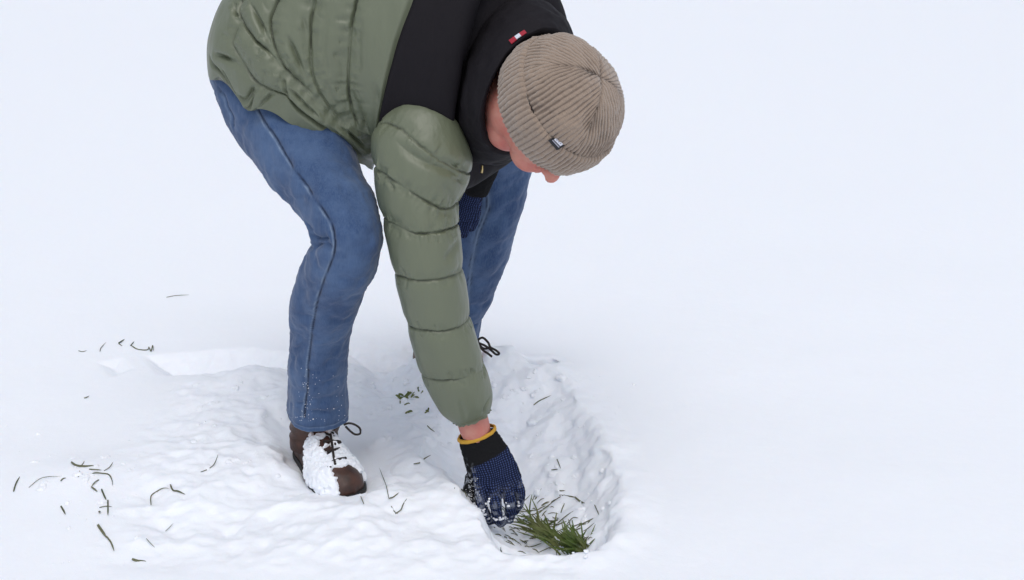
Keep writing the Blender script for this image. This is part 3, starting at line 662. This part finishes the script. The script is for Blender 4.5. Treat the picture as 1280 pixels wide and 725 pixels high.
def patch(cst, quad, mat, name, parent, lift=.002, sub=(0, 1, 0, 1), n=8, m=6, thick=.0010):
    """small cloth patch laid on a surface; quad of pixel corners, sub = the part of it that this patch covers"""
    q = [np.array(a, float) for a in quad]; bl = lambda Q, a, b: (Q[0] * (1 - a) + Q[1] * a) * (1 - b) + (Q[3] * (1 - a) + Q[2] * a) * b
    pts = np.array([cst(*bl(q, i / n, j / m)) for i in range(n + 1) for j in range(m + 1)]); ab = np.array([(i / n, j / m) for i in range(n + 1) for j in range(m + 1)])
    A_ = np.stack([np.ones(len(ab)), ab[:, 0], ab[:, 1], ab[:, 0] * ab[:, 1]], 1); K = np.linalg.lstsq(A_, pts, rcond=None)[0]
    nn_ = unit(np.cross(K[1], K[2])); nn_ = nn_ if np.dot(nn_, CAM - pts[0]) > 0 else -nn_
    top = []
    for i in range(n + 1):
        for j in range(m + 1):
            a, b = sub[0] + (sub[1] - sub[0]) * i / n, sub[2] + (sub[3] - sub[2]) * j / m
            top.append(np.array([1, a, b, a * b]) @ K + nn_ * (lift + thick + .0008 * math.sin(a * math.pi)))
    top = np.array(top); bot = top - nn_ * thick * 1.5
    V = np.concatenate([top, bot]); N = len(top); Fc = []
    for i in range(n):
        for j in range(m):
            a = i * (m + 1) + j; Fc.append([a, a + m + 1, a + m + 2, a + 1]); Fc.append([N + a, N + a + 1, N + a + m + 2, N + a + m + 1])
    edge = [i * (m + 1) for i in range(n + 1)] + [n * (m + 1) + j for j in range(1, m + 1)] + [i * (m + 1) + m for i in range(n - 1, -1, -1)] + [j for j in range(m - 1, 0, -1)]
    for a, b in zip(edge, edge[1:] + edge[:1]): Fc.append([a, b, N + b, N + a])
    me = mkmesh(name, V, Fc, mat, smooth=False); fixn(me); o = obj(name, me, parent); return o
def lerpq(q, a0, a1, b0, b1):
    q = [np.array(a, float) for a in q]; f = lambda a, b: tuple((q[0] * (1 - a) + q[1] * a) * (1 - b) + (q[3] * (1 - a) + q[2] * a) * b)
    return [f(a0, b0), f(a1, b0), f(a1, b1), f(a0, b1)]
CT = [(636.5, 51.5), (656, 38.5), (659, 42), (640, 56)]
patch(cc, CT, M_tagr, 'collar_tag', jacket, .002, (0, .36, 0, 1)); patch(cc, CT, M_tagw, 'collar_tag', jacket, .0022, (.365, .66, .05, .9)); patch(cc, CT, M_tagr, 'collar_tag', jacket, .002, (.665, 1, 0, 1))
# zip puller hanging at the chest
zp = P(602.5, 211, 2.84); V, Fc = tube(dense([zp + [0, 0, .008], zp, zp - [.001, 0, .009]], .002), [.0016, .0028, .003, .003, .0028, .0016][:6] if False else .0026, 10, flat=.5); obj('zip_puller', mkmesh('zip_puller', V, Fc, M_brass), jacket)

# ------- cap
def cap_mesh(kind):
    NP = 900
    ph = np.arange(NP) / NP * 2 * math.pi
    if kind == 'crown':
        nu = 200; t = np.linspace(0, 1, nu); th = t * math.pi / 2 * .997
        r = RC * np.cos(th) ** .82; a = .088 * np.sin(th) ** 1.05 - .006; rib = 80
        r = r * (1 + .0 * t); k0 = math.pi / 2
        sec = np.round((ph - .35) / k0) * k0 + .35; dl = ph - sec                   # angle from the wedge's middle, -45..45 deg
        rr = r / RC
        blend = sstep(.30, .95, t)[:, None]
        lat = rr[:, None] * np.tan(np.clip(dl, -.785, .785))[None]                    # ribs run straight inside each wedge
        uA = ph[None] * rib / (2 * math.pi) * np.ones((nu, 1)); 
        uB = (sec * rib / (2 * math.pi))[None] + lat * (rib / 8.0)
        xq = (rr / .80)[:, None]; mm = (np.maximum(xq, 1e-3) ** -5 + 1) ** (-1 / 5.) / ((1 / .80) ** -5 + 1) ** (-1 / 5.); bb = 1 - sstep(.70, .98, rr)[:, None]
        u = 10 * mm * ((1 - bb) * dl[None] / (math.pi / 4) + bb * np.tan(dl)[None]) + 500.5
        w_ = np.abs(np.sin(math.pi * u)) ** .7
        spoke = np.exp(-((np.abs(np.abs(dl)[None] - math.pi / 4) * rr[:, None] * RC) / .0028) ** 2) * sstep(.45, .7, t)[:, None]
        amp = .0040 * (1 - .35 * t[:, None]) * (1 - sstep(.93, 1, t)[:, None] * .7)
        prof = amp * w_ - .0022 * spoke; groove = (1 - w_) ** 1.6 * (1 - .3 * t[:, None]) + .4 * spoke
        arc = np.cumsum(np.hypot(np.gradient(r), np.gradient(a))); r = r - .010 * (1 - sstep(0, .08, t))
    else:
        c = .072; nu = 90; rib = 80
        t = np.linspace(0, 1, nu)                                                  # rim -> up outside -> fold over -> inside
        a = np.where(t < .12, -c, np.where(t < .80, -c + c * (t - .12) / .68, 0.0)); r = np.full(nu, RC + .0070)
        r = np.where(t < .12, RC - .006 + .010 * np.sin(t / .12 * math.pi / 2), r); a = np.where(t < .12, -c - .003 * np.sin(t / .12 * math.pi) , a)
        q = np.clip((t - .80) / .2, 0, 1); a = np.where(t >= .80, .005 * np.sin(q * math.pi), a); r = np.where(t >= .80, RC + .0070 - .012 * q, r)
        r = r + .003 * np.sin(np.clip((a + c) / c, 0, 1) * math.pi) - .006 * (1 - np.clip((a + c) / c, 0, 1)) ** 2
        u = ph[None] * rib / (2 * math.pi) * np.ones((nu, 1)); w_ = np.abs(np.sin(math.pi * u)) ** .6
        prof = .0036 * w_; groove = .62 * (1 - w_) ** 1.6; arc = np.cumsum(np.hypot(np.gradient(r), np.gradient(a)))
    ell_s, ell_f = .95, 1.04
    wob = 1 + .012 * np.sin(2 * ph + .6) + .010 * np.sin(3 * ph)
    rad = (r[:, None] + prof) * wob[None]
    V = FOLD + (rad * np.cos(ph))[..., None] * SX * ell_s + (rad * np.sin(ph))[..., None] * FX * ell_f + (a[:, None] + (prof * .8 * sstep(.6, 1, t)[:, None] if kind == 'crown' else 0))[..., None] * AX
    nrm = gnormals(V); V = V + nrm * (.003 * fbm(V / .05, 3) + .0008 * fbm(V / .008, 2))[..., None]
    if kind == 'crown': V = V + AX * (.006 * sstep(.5, 1, t))[:, None, None]
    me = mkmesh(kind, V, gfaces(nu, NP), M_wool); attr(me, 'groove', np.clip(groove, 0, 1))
    vattr(me, 'knit', np.stack([u * .01, arc[:, None] * np.ones((1, NP)), u * 0], -1)); fixn(me); return me, V
cm, cV = cap_mesh('crown'); cm.name = 'beanie'; cap = obj('beanie', cm, person)
fm, fV = cap_mesh('cuff'); cuff = obj('cuff', fm, cap)
fc = caster(fV, gfaces(90, 900))
TQ = [(684, 176), (691.5, 170.5), (703.5, 182), (695, 188)]
tagp = [fc(*q) for q in TQ]
patch(fc, TQ, M_tagk, 'fabric_tag', cap, .0030, thick=.003); patch(fc, TQ, M_tagw, 'fabric_tag', cap, .0066, (.42, .88, .13, .84), thick=.0004); patch(fc, TQ, M_tagg, 'fabric_tag', cap, .0066, (.14, .27, .12, .86), thick=.0004)
for k in range(3): patch(fc, TQ, M_tagg, 'fabric_tag', cap, .0071, (.56, .74, .26 + .19 * k, .34 + .19 * k), thick=.0004)

# ------- gloves
def glove(parts, mats, axis0, ax_dir, side_dir, u0, u1, name, frost, edge):
    V, Fc = merge(parts); me = remesh(name, V, Fc, .0022, 4, .5, M_glove); v, n = getv(me)
    rel = v - axis0; y = rel @ ax_dir; x = rel @ side_dir
    m = sstep(u0, u0 + .004, y + edge * x)
    v2 = v + n * (.0009 * fbm(v / .010, 3) + .0006 * fbm(v / .0035, 2))[:, None]; setv(me, v2)
    fr = frost(v, x, y) if frost else np.zeros(len(v))
    warp = .0022 * fbm(v / .02, 2)
    attr(me, 'dotmask', m); vattr(me, 'dotuv', np.stack([x + warp, y + .6 * warp, y * 0], -1)); attr(me, 'frost', fr)
    return me
w0 = P(597, 545, 2.72); ad = unit(P(622, 640, 2.70) - w0); sdv = unit(np.cross(ad, CAM - w0)); 
if sdv[0] < 0: sdv = -sdv
def rfrost(v, x, y):
    a = sstep(.10, .17, y) * sstep(-.2, .6, fbm(v / .009, 3)) * .75
    b = sstep(-.018, -.034, x) * sstep(.03, .09, y) * sstep(.1, .7, fbm(v / .006, 3)); return np.clip(a + b, 0, 1) * .5
gm_ = glove(hand_parts(1.0), None, w0, ad, sdv, .050, 1, 'glove', rfrost, 0.25)
# the dotted zone leaves a plain strip on the thumb side
v, n = getv(gm_); x = (v - w0) @ sdv; y = (v - w0) @ ad; a = gm_.attributes['dotmask']; val = np.empty(len(v), np.float32); a.data.foreach_get('value', val)
val *= sstep(-.032, -.027, x + .12 * (y - .06)); a.data.foreach_set('value', val)
gl_r = obj('glove', gm_, person)
ringc = Loft([((572.5, 547), (619, 533), 2.725, .0325), ((573, 551.5), (620, 537), 2.725, .0335)]); g, _, _ = ringc.grid(14, 90); n = gnormals(g); t = np.linspace(0, 1, 14)[:, None]
g += n * (.0018 * np.sin(t * math.pi) + .0006 * np.sin(np.arange(90)[None] * .9))[..., None]; inn = ringc.at(np.zeros(90), np.arange(90) / 90 * 2 * math.pi, .93); inn2 = ringc.at(np.ones(90), np.arange(90) / 90 * 2 * math.pi, .93)
gw = np.concatenate([inn[None], g, inn2[None]]); obj('wrist_band', mkmesh('wrist_band', gw, gfaces(16, 90), M_yellow), gl_r)
# snow caught between the fingers
gcst = caster(*(lambda me: (getv(me)[0], [tuple(p.vertices) for p in me.polygons]))(gm_)); parts = []
for (x0, y0, x1, y1, k) in [(609, 624, 603, 646, 9), (633, 630, 626, 650, 10), (647, 626, 648, 632, 3), (592, 628, 606, 648, 12), (612, 646, 640, 650, 12)]:
    for i in range(k):
        t = i / max(1, k - 1); q = gcst(x0 + (x1 - x0) * t + random.gauss(0, 1.6), y0 + (y1 - y0) * t + random.gauss(0, 1.6)); parts.append(clump(q, random.uniform(.0016, .0042), i * 3 + x0, 9, 7))
for i in range(60):
    q = gcst(random.gauss(589, 4), random.uniform(598, 645)); parts.append(clump(q, random.uniform(.0006, .0014), i, 6, 5))
V, Fc = merge(parts); obj('snow_crust', mkmesh('snow_crust', V, Fc, M_crust), gl_r)
# left glove
w1 = P(600, 215, 3.17); ad1 = unit(P(580, 275, 3.2) - w1); sd1 = unit(np.cross(ad1, CAM - w1)); 
lg = glove(lhand_parts(1.0) + [tube(dense([P(615, 192, 3.155), P(603, 218, 3.165), P(594, 238, 3.175)], .006), .031, 24)], None, w1, ad1, sd1, .050, 1, 'glove', None, 0.0); obj('glove', lg, person)

# ------- boots
def boot(heel, toe, ankle_r, name='boot'):
    heel, toe = np.array(heel, float), np.array(toe, float); ax = unit((toe - heel) * [1, 1, 0]); L = np.linalg.norm(toe - heel); up = np.array([0, 0, 1.0]); sd_ = np.cross(up, ax)
    t = np.linspace(0, 1, 90); W = np.interp(t, [0, .05, .15, .35, .55, .72, .85, .94, .985, 1], [.016, .032, .042, .044, .049, .057, .055, .044, .027, .008]); H = np.interp(t, [0, .04, .12, .3, .42, .55, .7, .85, .95, 1], [.070, .085, .095, .095, .085, .072, .060, .054, .040, .018])
    k = np.ones(7) / 7; W = np.convolve(np.pad(W, 3, 'edge'), k, 'valid'); H = np.convolve(np.pad(H, 3, 'edge'), k, 'valid')
    ph = np.arange(64) / 64 * 2 * math.pi; c, q = np.cos(ph), np.sin(ph)
    c = np.sign(c) * np.abs(c) ** .75; q2 = np.where(q > 0, np.abs(q) ** .85, -np.abs(q) ** .4)
    z0 = .026
    hz = np.where(q2[None] > 0, H[:, None] * q2[None], .006 * q2[None])
    fat = 1 - .30 * np.clip(q2, 0, 1)[None] ** 2 * 1.0
    V = heel + (t * L)[:, None, None] * ax + (W[:, None] * c[None] * fat)[..., None] * sd_ + (z0 + hz)[..., None] * up
    V = V + unit(np.cross(np.gradient(V, axis=0), np.roll(V, -1, 1) - np.roll(V, 1, 1))) * (.0015 * fbm(V / .03, 3))[..., None]
    # sole slab
    zs = [0, .004, .020, .027, .027]; ks = [.96, 1.05, 1.07, 1.04, .5]; S = []
    out = np.concatenate([np.stack([t * L, W * 1.0], 1), np.stack([t * L, -W * 1.0], 1)[::-1]])
    cen = out.mean(0)
    for z, kk in zip(zs, ks): S.append(heel + ((out[:, 0] - cen[0]) * (1 + (kk - 1) * .5) + cen[0])[:, None] * ax + (out[:, 1] * kk)[:, None] * sd_ + z * up)
    S = np.array(S)
    me = mkmesh('boot', *capped(V), M_leather); fixn(me); o = obj('boot', me, person)
    sm = mkmesh('sole', *capped(S), M_sole, smooth=False); fixn(sm); obj('sole', sm, o)
    return o, V, ax, sd_, L
HE, TO = np.array([-.478, 2.965, -.020]), np.array([-.352, 2.700, -.033])
b1, BV, bax, bsd, BL = boot(HE, TO, .05)
# shaft up into the jeans
p = dense([HE + bax * .07 + [0, 0, .05], HE + bax * .07 + [0, 0, .09], HE + bax * .075 + [.01, 0, .125]], .01); V, Fc = tube(p, .055, 28, cap=False); obj('shaft', mkmesh('shaft', V, Fc, M_leather), b1)
def blace(pts, r, parent, mats=M_lace):
    V, Fc = tube(dense(pts, .003), r, 8); obj('lace', mkmesh('lace', V, Fc, mats), parent)
bw = lambda t, s_, z: HE + bax * (t * BL) + bsd * s_ + np.array([0, 0, z])
bc2 = caster(BV, gfaces(90, 64))
def on(px, py, l=.004): 
    q = bc2(px, py); return q + unit(CAM - q) * l
# eyelet rows of lace over the tongue
for a, b, c in [((405, 541), (416, 545), (432, 540)), ((404, 552), (416, 551), (434, 549)), ((409, 565), (418, 562), (430, 557)), ((415, 577), (428, 573), (448, 569))]:
    blace([on(*a, .007), on(*b, .014), on(*c, .009)], .0030, b1)
blace([on(413, 541, .012), on(415, 555, .015), on(417, 570, .013), on(419, 580, .011)], .0028, b1)
a = on(428, 532, .008)
lp = [(430, 531), (436, 529), (444, 531), (450, 536), (450, 542), (444, 543), (438, 539), (432, 533)]
blace([P(x, y, 2.79 - .002 * i) for i, (x, y) in enumerate(lp)], .0024, b1)
for V, Fc in ([clump(on(x, y, .009), r, k, 14, 9, .45) for k, (x, y, r) in enumerate([(419, 553, .011), (426, 550, .009), (413, 541, .008), (443, 570, .009), (430, 573, .006), (412, 583, .005)])]): obj('lace_knot', mkmesh('lace_knot', V, Fc, M_lace), b1)
# crust of snow over instep and toe
def crust(BVg, mask, seed, lift=.007):
    n = gnormals(BVg); nz = fbm(BVg / .020 + seed, 5, .55); m0 = mask(BVg); m = m0 + .66 * nz * (.15 + .85 * np.clip(m0 * 1.5, 0, 1))
    d = -0.004 + (lift + .004) * sstep(.25, .75, m) + sstep(.3, .8, m) * .0030 * fbm(BVg / .010 + 3, 3)
    return BVg + n * d[..., None]
fineV = crom(BV, np.linspace(0, 89, 260)); fineV = crom(np.concatenate([fineV, fineV[:, :1]], 1).transpose(1, 0, 2), np.linspace(0, 64, 241)[:-1]).transpose(1, 0, 2)
def mk(g):
    rel = g - HE; t = (rel @ bax) / BL; s_ = rel @ bsd; z = rel[..., 2]
    m = sstep(.20, .34, t - .25 * np.abs(s_) / .05 + .0) * 1.0 
    m = m * (1 - .95 * sstep(.80, .90, t) * sstep(-.030, -.008, s_)); m = m * sstep(.018, .034, z)
    lacez = np.exp(-((s_ + .004) / .014) ** 2) * sstep(.28, .36, t) * sstep(.80, .62, t) * (.75 + .25 * np.sin(t * 60))
    return m * 1.15 - lacez
cr = crust(fineV, mk, 3.0); me = mkmesh('snow_crust', cr, gfaces(260, 240), M_crust); obj('snow_crust', me, b1)
# left boot, buried behind
HE2, TO2 = np.array([-.25, 3.56, -.045]), np.array([-.115, 3.38, -.05])
b2, BV2, *_ = boot(HE2, TO2, .05)
p = dense([HE2 + [.05, -.05, .05], HE2 + [.05, -.05, .12], HE2 + [.06, -.05, .16]], .01); V, Fc = tube(p, .050, 28, cap=False); obj('shaft', mkmesh('shaft', V, Fc, M_leather), b2)
Yl = 3.36
for pts in ([(596, 426), (603, 422), (610, 428), (613, 434), (620, 438), (624, 442), (620, 443), (613, 437), (606, 432), (599, 429)], [(598, 431), (604, 438), (610, 442), (615, 446)], [(597, 424), (600, 432), (606, 436), (612, 434)]):
    blace([P(x, y, Yl + .002 * math.sin(i)) for i, (x, y) in enumerate(pts)], .0030, b2)

# ------------------------------------------------------------ grass
def blade(pts, wd, nrm_bias=None, curl=.4):
    p = dense(pts, .004); n = len(p); t = np.linspace(0, 1, n); T = unit(np.gradient(p, axis=0)); v = unit(CAM - p)
    s_ = unit(np.cross(T, v) + (0 if nrm_bias is None else nrm_bias)); wv = wd * .8 * (np.minimum(1, (1 - t) * 3) ** .7) * (.7 + .3 * np.minimum(1, t * 6))
    l, r = p - s_ * wv[:, None] / 2, p + s_ * wv[:, None] / 2; m = p - unit(np.cross(s_, T)) * (wv * .25)[:, None]
    V = np.stack([l, m, r], 1).reshape(-1, 3); Fc = []
    for i in range(n - 1):
        a = i * 3; Fc += [[a, a + 1, a + 4, a + 3], [a + 1, a + 2, a + 5, a + 4]]
    return V, Fc
def ontog(x, y, l): q = gcast(x, y); return q + np.array([0, 0, l])
GR_L = 'grass sprigs poking through the snow'
def sprig(name, label, lines, mat=M_dull, wd=.004, cat='grass blade', group=GR_L):
    parts = [];
    for ln in lines:
        w_ = wd
        if isinstance(ln, tuple): w_, ln = ln
        pts = [ontog(x, y, .0026 + .0016 * math.sin(i * 2 + x)) for i, (x, y) in enumerate(ln)]
        parts.append(blade(pts, w_ * .88))
    V, Fc = merge(parts); me = mkmesh(name, V, Fc, mat); attr(me, 'dry', RNG.random() * .5 + .3 + .2 * np.clip(vnoise(V / .02), -1, 1)); o = obj(name, me)
    tag(o, label, cat, group); return o
S = sprig
S('grass_sprig', 'short upright dark blade, leftmost grass in the photo near the left edge', [(.0045, [(17, 615), (20, 606), (25, 596)])])
S('grass_sprig', 'long thin pale blade arching low over snow right of the leftmost blade', [(.0022, [(36, 610), (49, 601), (60, 598), (76, 597)]), (.004, [(76, 603), (79, 599), (83, 598)])])
S('grass_sprig', 'dark forked sprig topping the largest cluster at lower left', [(.0065, [(89, 579), (95, 583), (106, 584), (118, 582)]), (.003, [(99, 584), (103, 581), (106, 577)]), (.004, [(98, 597), (100, 590)])])
S('grass_sprig', 'curved blade with upturned tip just right of the dark forked sprig', [(.0035, [(111, 587), (119, 589), (128, 589)]), (.0028, [(130, 589), (137, 586), (142, 579)])])
S('grass_sprig', 'hooked blade bending down at its right end beneath the upturned-tip blade', [(.0038, [(112, 596), (118, 593), (128, 593), (136, 594), (140, 601), (141, 609)])])
S('grass_sprig', 'small angular blade folded like an open bracket under the hooked blade', [(.004, [(124, 600), (119, 605), (114, 609)]), (.005, [(114, 610), (118, 613), (122, 616)])])
S('grass_sprig', 'crossed blades forming a small plus sign below the folded bracket blade', [(.005, [(127, 613), (130, 620), (133, 626)]), (.0045, [(135, 626), (135, 636), (135, 646)]), (.003, [(124, 635), (132, 635), (141, 635)]), (.006, [(124, 639), (125, 643)])])
S('grass_sprig', 'tiny dark stub of grass left of the small plus-sign blades', [(.005, [(76, 634), (79, 638), (82, 644)])])
S('grass_sprig', 'thick dark slanting stalk below the plus-sign blades at lower left', [(.0075, [(122, 657), (127, 664), (134, 674)]), (.0045, [(133, 672), (139, 680), (143, 691)])])
S('grass_sprig', 'short thick blade lying flat near the bottom edge of the photo', [(.007, [(165, 701), (173, 702), (183, 702)])])
S('grass_sprig', 'arched thin blade with dark pointed tip between the plus-sign blades and the near boot', [(.0035, [(189, 633), (189, 622), (196, 615), (204, 612), (212, 612)]), (.005, [(213, 606), (216, 613), (223, 616), (232, 619)])])
S('grass_sprig', 'faint hairlike pale blade slanting up right below the arched thin blade', [(.002, [(207, 665), (212, 661), (217, 656)])])
S('grass_sprig', 'faint hairlike pale blade slanting down right nearest the flat thick blade', [(.002, [(183, 675), (188, 681), (194, 686)])])
S('grass_sprig', 'slender curved blade on the snow left of the near boot', [(.003, [(251, 591), (260, 587), (268, 582), (273, 569)])])
S('grass_sprig', 'zigzag row of dark blades at upper left above the snow trench', [(.006, [(148, 430), (151, 429), (156, 425)]), (.003, [(148, 430), (153, 433)]), (.004, [(163, 433), (168, 428)]), (.0042, [(164, 433), (172, 437), (184, 438), (186, 434)]), (.004, [(186, 434), (189, 440), (191, 433), (192, 440)])])
S('grass_sprig', 'faint flat blade at the far left of the upper cluster', [(.003, [(98, 439), (103, 440), (109, 439)])])
S('grass_sprig', 'tiny upright blade between the faint flat one and the zigzag row', [(.003, [(125, 440), (126, 437), (128, 434), (133, 429)])])
S('grass_sprig', 'tiny dark fleck of grass midway down the left of the photo', [(.004, [(105, 498), (108, 498), (112, 496)])])
S('grass_sprig', 'very faint long blade lying far back left of the knee', [(.003, [(208, 373), (220, 371), (237, 370)])])
S('grass_sprig', 'leaning dark twiglike blade between the near boot and the gloved hand', [(.004, [(517, 582), (525, 579), (531, 575), (539, 569)])])
S('grass_sprig', 'small slanting blade left of the bare wrist', [(.0035, [(534, 533), (538, 537), (544, 542)])])
S('grass_sprig', 'tall thin V-shaped sprig right of the near boot toe', [(.0024, [(486, 625), (483, 610), (479, 598), (474, 586)]), (.004, [(486, 625), (492, 622), (499, 617)])])
S('grass_sprig', 'single thin short stalk directly right of the near boot toe', [(.0026, [(455, 632), (452, 625), (449, 617)])])
S('grass_sprig', 'small forked sprig under the tall V-shaped sprig', [(.003, [(489, 633), (493, 640), (498, 643)]), (.0035, [(494, 643), (501, 639), (504, 631), (509, 624)])])
S('grass_sprig', 'short bent blade on the pit rim left of the glove', [(.004, [(568, 612), (577, 614), (581, 618)]), (.003, [(581, 616), (584, 624)])])
S('grass_sprig', 'lone dark blade high on the pit slope right of the sleeve cuff', [(.004, [(667, 508), (675, 501), (689, 496)])])
S('grass_sprig', 'small L-shaped blade pair midway down the right pit wall', [(.0035, [(696, 574), (698, 580), (701, 588)]), (.0035, [(689, 588), (698, 588)])])
S('grass_sprig', 'long bent dark blade lying above the green tuft on the pit wall', [(.0045, [(699, 621), (712, 621), (720, 624)]), (.006, [(718, 623), (726, 628), (731, 630)]), (.004, [(696, 613), (700, 614), (707, 615)])])
S('grass_sprig', 'single pale upright blade behind the top of the green tuft', [(.0035, [(701, 642), (703, 637), (706, 630)])])
S('grass_sprig', 'rightmost small blade on the pit wall', [(.003, [(743, 633), (746, 639), (749, 645)])])
# green patch in the snow lump left of the forearm
parts = []
for k in range(26):
    x, y = random.gauss(508, 3.5), random.gauss(497, 2.0)
    if k > 15: x, y = random.choice([(500, 505), (523, 489), (529, 493), (534, 514), (508, 515)]); x += random.gauss(0, 2); y += random.gauss(0, 1.5)
    q = gcast(x, y); d = np.array([random.uniform(-.02, .02), random.uniform(-.01, .01), random.uniform(.001, .010)]); parts.append(blade([q, q + d * .6 + [0, 0, .003], q + d], random.uniform(.004, .007)))
V, Fc = merge(parts); me = mkmesh('grass_clump', V, Fc, M_grass); attr(me, 'dry', .35 + .3 * vnoise(V / .02)); o = obj('grass_clump', me); tag(o, 'small half-buried green grass clump in a snow lump left of the forearm', 'grass clump')
# the green tuft in the pit
parts = []
root = [(664, 655), (675, 663), (688, 671), (700, 679), (712, 684), (724, 688), (733, 688)]
rp = crom(np.array(root, float), np.linspace(0, 6, 200))
for k in range(190):
    u = random.random() ** .8; x, y = rp[int(u * 199)]; x += random.gauss(0, 3.0); y += random.gauss(0, 3.0) + 4
    q = gcast(x, y)
    while q[1] < 2.575: y -= 1.5; q = gcast(x, y)
    q = q - np.array([0, 0, .004]); L_ = random.uniform(.025, .068) * (1.0 if u > .1 else 1.0)
    if u < .25: d = np.array([random.gauss(-.45, .35), random.gauss(.1, .3), random.uniform(.55, 1.1)])
    elif u < .6: d = np.array([random.gauss(-.5, .35), random.gauss(.1, .3), random.uniform(.5, 1.1)])
    else: d = np.array([random.gauss(-.25, .35), random.gauss(.05, .3), random.uniform(.7, 1.1)])
    d = unit(d); bend = np.array([random.gauss(-.010, .008), random.gauss(0, .008), -.004])
    parts.append(blade([q, q + d * L_ * .4, q + d * L_ * .75 + bend * .5, q + d * L_ + bend], random.uniform(.0030, .0062), np.array([random.gauss(0, .35), random.gauss(0, .35), 0])))
for ln in [[(668, 657), (662, 640), (665, 617)], [(668, 655), (661, 640), (655, 628)], [(675, 660), (672, 640), (664, 622)], [(690, 668), (694, 650), (696, 640)], [(668, 650), (655, 646), (644, 644)], [(664, 652), (652, 650), (646, 645)], [(658, 656), (648, 653), (640, 652)], [(724, 680), (716, 665), (710, 648)], [(730, 682), (728, 668), (726, 650)], [(722, 684), (720, 668), (712, 660)], [(700, 676), (706, 660), (703, 648)]]:
    pts = [gcast(*ln[0])]; pts += [pts[0] + (P(x, y, pts[0][1] + .01 * i) - pts[0]) for i, (x, y) in enumerate(ln[1:], 1)]; parts.append(blade(pts, .0040))
V, Fc = merge(parts); me = mkmesh('grass_tuft', V, Fc, M_grass); attr(me, 'dry', np.clip(.25 + .45 * vnoise(V / .03) + .2 * vnoise(V / .004), 0, 1)); o = obj('grass_tuft', me)
tag(o, 'dense bright green grass tuft uncovered at the bottom of the dug pit', 'grass tuft')
# frosted flattened grass on the pit floor
parts = []
for k in range(150):
    x, y = random.uniform(615, 735), random.uniform(628, 690)
    if x > 690 and y < 650: continue
    q = gcast(x, y)
    if q[1] < 2.56: continue
    a = random.gauss(-.5, .6); L_ = random.uniform(.01, .04); d = np.array([math.cos(a), math.sin(a), 0]) * L_
    e1 = q + d; e1[2] = gz(e1[0], e1[1]) + random.uniform(-.002, .004); mdp = q + d * .5; mdp[2] = gz(mdp[0], mdp[1]) + .003
    parts.append(blade([q + [0, 0, -.001], mdp, e1], random.uniform(.002, .0035)))
V, Fc = merge(parts); me = mkmesh('matted_grass', V, Fc, M_dull); attr(me, 'dry', .6 + .4 * vnoise(V / .02)); o = obj('matted_grass', me)
tag(o, 'flattened dull grass half buried in snow on the pit floor beside the glove', 'grass', kind='stuff')
# snow lying between the blades of the tuft
sp_ = []
for k in range(34):
    x, y = rp[random.randrange(200)]; q = gcast(x + random.gauss(-4, 6), y + random.gauss(2, 4)); sp_.append(clump(q + [0, 0, random.uniform(.0, .010)], random.uniform(.002, .006), k, 10, 7))
V, Fc = merge(sp_); o2 = obj('snow_crust', mkmesh('snow_crust', V, Fc, M_crust), bpy.data.objects['grass_tuft'])
# loose crumbs of snow
parts = []; 
for k in range(330):
    r_ = random.random()
    if r_ < .45: x, y = random.gauss(690, 45), random.uniform(470, 680)
    elif r_ < .8: x, y = random.uniform(300, 640), random.uniform(450, 620)
    else: x, y = random.gauss(120, 50), random.gauss(630, 45)
    if 355 < x < 462 and 505 < y < 612: continue
    q = gcast(x, y); r = random.uniform(.0010, .0034) * (2.6 if random.random() < .10 else 1); parts.append(clump(q - np.array([0, 0, r * .3]), r, k, 8, 6))
for k in range(70):
    x, y = random.choice([(random.gauss(700, 30), random.uniform(500, 650)), (random.uniform(470, 560), random.uniform(470, 560)), (random.uniform(600, 720), random.uniform(460, 500)), (random.uniform(240, 350), random.uniform(480, 600)), (random.gauss(110, 30), random.gauss(600, 15))])
    q = gcast(x, y); r = random.uniform(.005, .012); V_, F_ = ball((0, 0, 0), (r * random.uniform(.8, 1.5), r * random.uniform(.8, 1.5), r * .7), 22, 16); V_ = V_ * (1 + .45 * fbm(V_ / (r * 1.1) + k * 3.7, 3))[:, None]
    parts.append((V_ + q - np.array([0, 0, r * .42]), F_))
V, Fc = merge(parts); o = obj('snow_crumbs', mkmesh('snow_crumbs', V, Fc, M_crust)); tag(o, 'loose crumbs of snow scattered over the trampled snow and pit wall', 'snow', kind='stuff')
